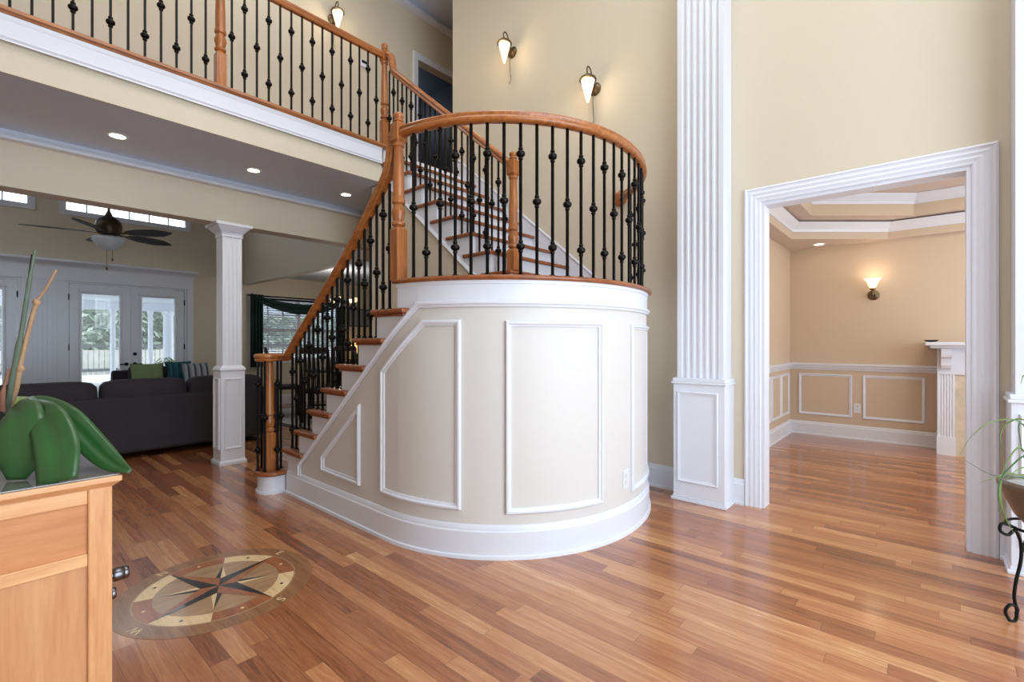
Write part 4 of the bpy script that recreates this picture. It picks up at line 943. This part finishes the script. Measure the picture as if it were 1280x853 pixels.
tp = MB().sweep([(X0 - .02, Y0 - .02, .812), (X1 + .02, Y0 - .02, .812), (X1 + .02, Y1 + .02, .812), (X0 - .02, Y1 + .02, .812)], [(.012, -.02), (.012, .0), (.004, .004), (-.010, .004), (-.016, -.006), (-.02, -.02)], [Vector((0, -1, 0))] * 4, closed=False) if False else MB()
tp.frus((X0 + X1) / 2, (Y0 + Y1) / 2, (X1 - X0) / 2, .796, (X1 - X0) / 2 + .018, .812, (Y1 - Y0) / 2, (Y1 - Y0) / 2 + .018).box(X0 - .020, Y0 - .020, .812, X1 + .020, Y1 + .020, .829)
tp.build('cabinet_top', wood('maple_top', (206, 142, 92), (232, 180, 128), 'x', 6, .3, .2), cb, bevel=.003)
MB().box(X0 - .012, Y0 - .012, .829, X1 + .012, Y1 + .012, ZT).build('glass_top', CABTOP, cb, bevel=.0015)

orc = thing('orchid_plant', 'potted orchid with broad green leaves on the wooden cabinet', 'potted plant', (.06, 2.16, ZT))
MB().lathe((.06, 2.16, ZT), [(.05, 0), (.055, .01), (.068, .10), (.076, .125), (.072, .128), (.066, .115), (.06, .11), (.001, .11)], 24).build('pot', plain('white_ceramic', (210, 210, 205), .25, noise=.05), orc, smooth=40)
MB().lathe((.06, 2.16, ZT), [(.001, .108), (.064, .108), (.064, .114), (.001, .118)], 20).build('bark_mix', plain('bark', (70, 52, 36), .9, noise=.4, scale=60, bump=.6), orc)
def leaf(ctrl, widths, fold, mat, parent, name='leaf', upv=(0, 0, 1)):
    C_ = spline(ctrl, 6); n = len(C_); vs = []; m = 8; GR = (-.07, .03, .01, -.05, -.14)
    wl = spline([(w, 0, 0) for w in widths], max(1, (6 * (len(ctrl) - 1)) // (len(widths) - 1)))
    for i, p in enumerate(C_):
        t = (C_[min(i + 1, n - 1)] - C_[max(i - 1, 0)]).normalized(); S = t.cross(Vector(upv)).normalized(); U = S.cross(t)
        w = max(.001, wl[min(len(wl) - 1, int(i * (len(wl) - 1) / (n - 1)))].x)
        for k in range(m + 1):
            u = 2 * k / m - 1; vs.append(p + S * (u * w) + U * (w * (fold * abs(u) + GR[abs(k - 4)])))
    fs = [(i * (m + 1) + k, i * (m + 1) + k + 1, (i + 1) * (m + 1) + k + 1, (i + 1) * (m + 1) + k) for i in range(n - 1) for k in range(m)]
    o = MB().add(vs, fs).build(name, mat, parent, smooth=180)
    s = o.modifiers.new('thick', 'SOLIDIFY'); s.thickness = .004; s.offset = 0
    return o
VW = lambda px, py, d: tuple(at(px, py, d))
leaf([VW(20, 508, 1.50), VW(20, 511, 1.42), VW(22, 530, 1.36), VW(22, 570, 1.33), VW(20, 600, 1.326)], [.02, .050, .058, .058, .022], -.02, LEAF, orc, upv=(-.5, -.8, .45))
leaf([VW(18, 508, 1.51), VW(40, 512, 1.44), VW(58, 525, 1.38), VW(70, 560, 1.34), VW(71, 603, 1.306)], [.012, .036, .046, .052, .044], .05, LEAF, orc, upv=(-.5, -.8, .5))
leaf([VW(20, 508, 1.53), VW(46, 505, 1.52), VW(80, 520, 1.48), VW(110, 550, 1.45), VW(138, 577, 1.42), VW(163, 590, 1.40)], [.020, .032, .036, .036, .028, .006], .10, LEAF, orc, upv=(-.35, -.75, .6))
leaf([VW(14, 510, 1.56), VW(0, 505, 1.62), VW(-30, 515, 1.66), VW(-60, 545, 1.68)], [.012, .045, .05, .006], .2, LEAF, orc)
leaf([VW(12, 512, 1.54), VW(22, 500, 1.58), VW(18, 497, 1.66)], [.012, .03, .01], .2, plain('pale_leaf', (132, 150, 70), .4, noise=.15), orc)
STEM = plain('orchid_stem', (96, 112, 96), .5, noise=.2, scale=30); STEMB = plain('dry_stem', (176, 142, 108), .6, noise=.2, scale=40)
MB().tube(spline([VW(8, 516, 1.52), VW(15, 480, 1.50), VW(26, 420, 1.49), VW(37, 350, 1.48), VW(44, 312, 1.48)], 5), [.0085] * 10 + [.006] * 6 + [.004] * 5, 8).build('flower_stem', STEM, orc, smooth=60)
MB().tube(spline([VW(10, 514, 1.53), VW(20, 488, 1.51), VW(25, 460, 1.50), VW(34, 420, 1.50), VW(46, 378, 1.50), VW(57, 362, 1.50), VW(70, 338, 1.50)], 4), [.007] * 9 + [.006] * 8 + [.004] * 8, 8).lathe(VW(46, 378, 1.50), [(.006, -.01), (.011, 0), (.006, .01)], 10).lathe(VW(26, 461, 1.50), [(.007, -.008), (.011, 0), (.007, .008)], 10).build('flower_stem', STEMB, orc, smooth=60)
MB().tube(spline([VW(4, 514, 1.50), VW(4, 490, 1.49), VW(12, 462, 1.49)], 4), [.007] * 5 + [.004] * 4, 8).build('flower_stem', plain('reddish_stem', (150, 104, 84), .6), orc, smooth=60)
MB().tube([VW(40, 318, 1.485), VW(22, 440, 1.495), VW(5, 518, 1.52)], .0022, 6).build('support_stake', IRON, orc)

# ------------------------------------------------------------------ plant on iron stand at the right
pc = at(1309, 690, 2.05); PX, PY = pc.x, pc.y
st = thing('plant_stand', 'black wrought iron plant stand with scroll feet at the right edge', 'plant stand', (PX, PY, 0))
MB().tube([(PX + .125 * math.cos(a), PY + .125 * math.sin(a), .412) for a in [2 * PI * k / 28 for k in range(29)]], .006, 6).tube([(PX + .07 * math.cos(a), PY + .07 * math.sin(a), .30) for a in [2 * PI * k / 24 for k in range(25)]], .005, 6).build('support_ring', IRON, st, smooth=60)
camdir = math.atan2(-PY, -PX)
for k in range(3):
    a = camdir - .9 + 2 * PI * k / 3; c, s = math.cos(a), math.sin(a)
    P_ = lambda r, z: (PX + r * c, PY + r * s, z * (1 if z < .1 else .9))
    scroll = [(.115, .455), (.165, .475), (.175, .44), (.145, .42), (.12, .445), (.10, .40), (.095, .34), (.10, .28), (.115, .20), (.122, .12), (.112, .05), (.118, .007), (.14, .007), (.155, .045), (.135, .075), (.11, .06), (.115, .035)]
    MB().tube(spline([P_(r, z) for r, z in scroll], 5), .0065, 7).build('leg', IRON, st, smooth=60)
    vine = [P_(.07 + .02 * math.sin(j * 1.3) , .40 - .04 * j) if j % 2 else (PX + (.085) * math.cos(a + .18), PY + .085 * math.sin(a + .18), .40 - .04 * j) for j in range(8)]
    MB().tube(spline(vine, 4), .0035, 5).build('vine_ornament', IRON, st, smooth=60)
pt = thing('potted_grass_plant', 'spiky grass plant in a brown bowl on the black iron stand', 'potted plant', (PX, PY, .41))
MB().lathe((PX, PY, .40), [(.03, 0), (.07, .012), (.115, .06), (.15, .13), (.165, .175), (.175, .18), (.180, .20), (.172, .212), (.160, .21), (.150, .19), (.148, .185)], 32).xf(Matrix.Translation((PX, PY, 0)) @ Matrix.Diagonal((.87, .87, 1, 1)) @ Matrix.Translation((-PX, -PY, 0))).build('bowl', plain('brown_glazed_clay', (110, 95, 80), .35, noise=.25, scale=14, coat=.3), pt, smooth=40)
MB().lathe((PX, PY, .40), [(.001, .178), (.132, .178), (.132, .19), (.07, .2), (.001, .204)], 24).build('pebbles', plain('white_pebbles', (190, 196, 200), .6, noise=.3, scale=70, bump=.8), pt)
def blade(pts, w, mat):
    C_ = spline(pts, 5); n = len(C_)
    MB().tube(C_, [w * (1 - .85 * (i / (n - 1)) ** 1.5) for i in range(n)], 5).build('leaf', mat, pt, smooth=60)
B0 = (PX, PY, .645)
for pts in ([VW(1300, 600, 2.05), VW(1285, 570, 1.98), VW(1262, 585, 1.90), VW(1249, 605, 1.86), VW(1248, 640, 1.84)],
            [VW(1298, 598, 2.05), VW(1276, 560, 2.0), VW(1258, 580, 1.95), VW(1252, 598, 1.92)],
            [VW(1300, 600, 2.05), VW(1290, 545, 2.0), VW(1274, 530, 1.98), VW(1277, 560, 1.95), VW(1285, 590, 1.94)],
            [VW(1302, 600, 2.05), VW(1280, 532, 2.02), VW(1242, 527, 1.98), VW(1215, 545, 1.95), VW(1199, 570, 1.93)],
            [VW(1300, 600, 2.05), VW(1270, 597, 2.0), VW(1240, 594, 1.96), VW(1205, 575, 1.94)],
            [VW(1300, 602, 2.05), VW(1265, 592, 2.0), VW(1248, 596, 1.95), VW(1224, 604, 1.93)],
            [VW(1302, 600, 2.06), VW(1284, 530, 2.10), VW(1262, 528, 2.14), VW(1250, 545, 2.15), VW(1256, 570, 2.14)],
            [VW(1300, 600, 2.05), VW(1283, 585, 1.96), VW(1268, 590, 1.90), VW(1258, 600, 1.86)],
            [VW(1300, 600, 2.05), VW(1286, 500, 2.05), VW(1280, 470, 2.05), VW(1276, 480, 2.03)],
            [VW(1250, 600, 1.90), VW(1250, 625, 1.86), VW(1258, 650, 1.85), VW(1268, 668, 1.86)],
            [VW(1300, 600, 2.05), VW(1310, 520, 2.1), VW(1345, 500, 2.1), VW(1370, 540, 2.1)],
            [VW(1300, 600, 2.05), VW(1330, 560, 2.0), VW(1360, 580, 1.95), VW(1372, 620, 1.9)]):
    blade(pts, random.choice((.0032, .0042, .005)), LEAFL if random.random() < .7 else LEAF)

# ------------------------------------------------------------------ outside
struct(MB().box(-14, 9.76, -.3, 30, 60, -.04).build('ground', plain('pale_concrete', (214, 214, 210), .8, noise=.08, scale=2)))
struct(MB().box(-8, 9.76, 2.55, 14, 19.9, 2.70).build('ceiling', plain('porch_boards', (206, 212, 220), .7)))
struct(MB().box(-8, 19.9, 2.28, 14, 20.1, 2.62).build('trim_14', WHITE), 'white beam at the porch edge')
for x, r, lab in ((3.02, .07, 'slim white porch post seen through the left door pane'), (4.0, .07, 'slim white porch post seen through the right door pane'), (4.5, .15, 'thick round white porch post seen through the right door pane'), (-.3, .09, 'white porch post outside the leftmost door')):
    p = thing('porch_post', lab, 'post', (x, 19.7, -.04), 'porch posts')
    MB().lathe((x, 19.7, 0), [(r * 1.3, -.04), (r * 1.3, .12), (r, .14), (r, 1.4), (r * .95, 2.15)], 18).build('shaft', WHITE, p, smooth=40)
    MB().lathe((x, 19.7, 0), [(r * 1.0, 2.15), (r * 1.25, 2.18), (r * 1.3, 2.28)], 18).build('capital', WHITE, p, smooth=40)
fn = thing('garden_fence', 'grey board fence at the back of the patio', 'fence', (4, 24, -.04))
m = MB(); 
for k in range(120): m.box(-6 + k * .16, 24, -.04, -6 + k * .16 + .14, 24.03, .92)
m.build('boards', plain('weathered_boards', (168, 166, 160), .8, noise=.2, scale=4), fn)
MB().box(-6, 23.95, 1.02, 13.2, 24.03, 1.10).box(-6, 23.96, .1, 13.2, 24.0, .2).build('rail', plain('dark_fence_rail', (92, 92, 94), .8), fn)
for k in range(9): MB().box(-6 + k * 2.4, 23.93, -.04, -5.9 + k * 2.4, 24.05, 1.2).build('fence_post', WHITE, fn)
FOL = plain('hedge_leaves', (140, 150, 138), .8, noise=.5, scale=5)
hb = MB().box(-9, 28.3, -.04, 20, 28.4, 5.0); rnd = random.Random(3)
for k in range(9000):
    x = rnd.uniform(-7, 18); z = rnd.uniform(0, 5.2); y = 27 + rnd.uniform(-1, 1) + .5 * math.sin(x * 1.3) ; s = rnd.uniform(.10, .24)
    a = Vector((rnd.uniform(-1, 1), rnd.uniform(-1, 1), rnd.uniform(-1, 1))).normalized(); b = a.orthogonal().normalized(); p = Vector((x, y, z))
    hb.add([p - a * s, p + b * s * .4, p + a * s, p - b * s * .4], [(0, 1, 2, 3)])
tag(hb.build('hedge_foliage', FOL), 'grey green trees and hedge beyond the patio fence', 'foliage', kind='stuff')
pmz = thing('patio_palm', 'spiky green palm plant outside the right door pane', 'plant', (4.1, 17.0, -.04))
MB().lathe((4.1, 17, 0), [(.14, -.04), (.2, .22), (.21, .25), (.001, .25)], 16).build('pot', plain('terracotta', (150, 110, 84), .7), pmz, smooth=40)
for k in range(22):
    a = k * 2.4; e = .5 + .5 * rnd.random(); c, s = math.cos(a), math.sin(a); L_ = .55 + .25 * rnd.random()
    leaf([(4.1, 17, .25), (4.1 + .3 * L_ * c, 17 + .3 * L_ * s, .3 + .5 * e * L_), (4.1 + .7 * L_ * c, 17 + .7 * L_ * s, .3 + .65 * e * L_), (4.1 + L_ * c, 17 + L_ * s, .25 + .5 * e * L_)], [.01, .035, .03, .003], .2, LEAFL, pmz, 'frond')
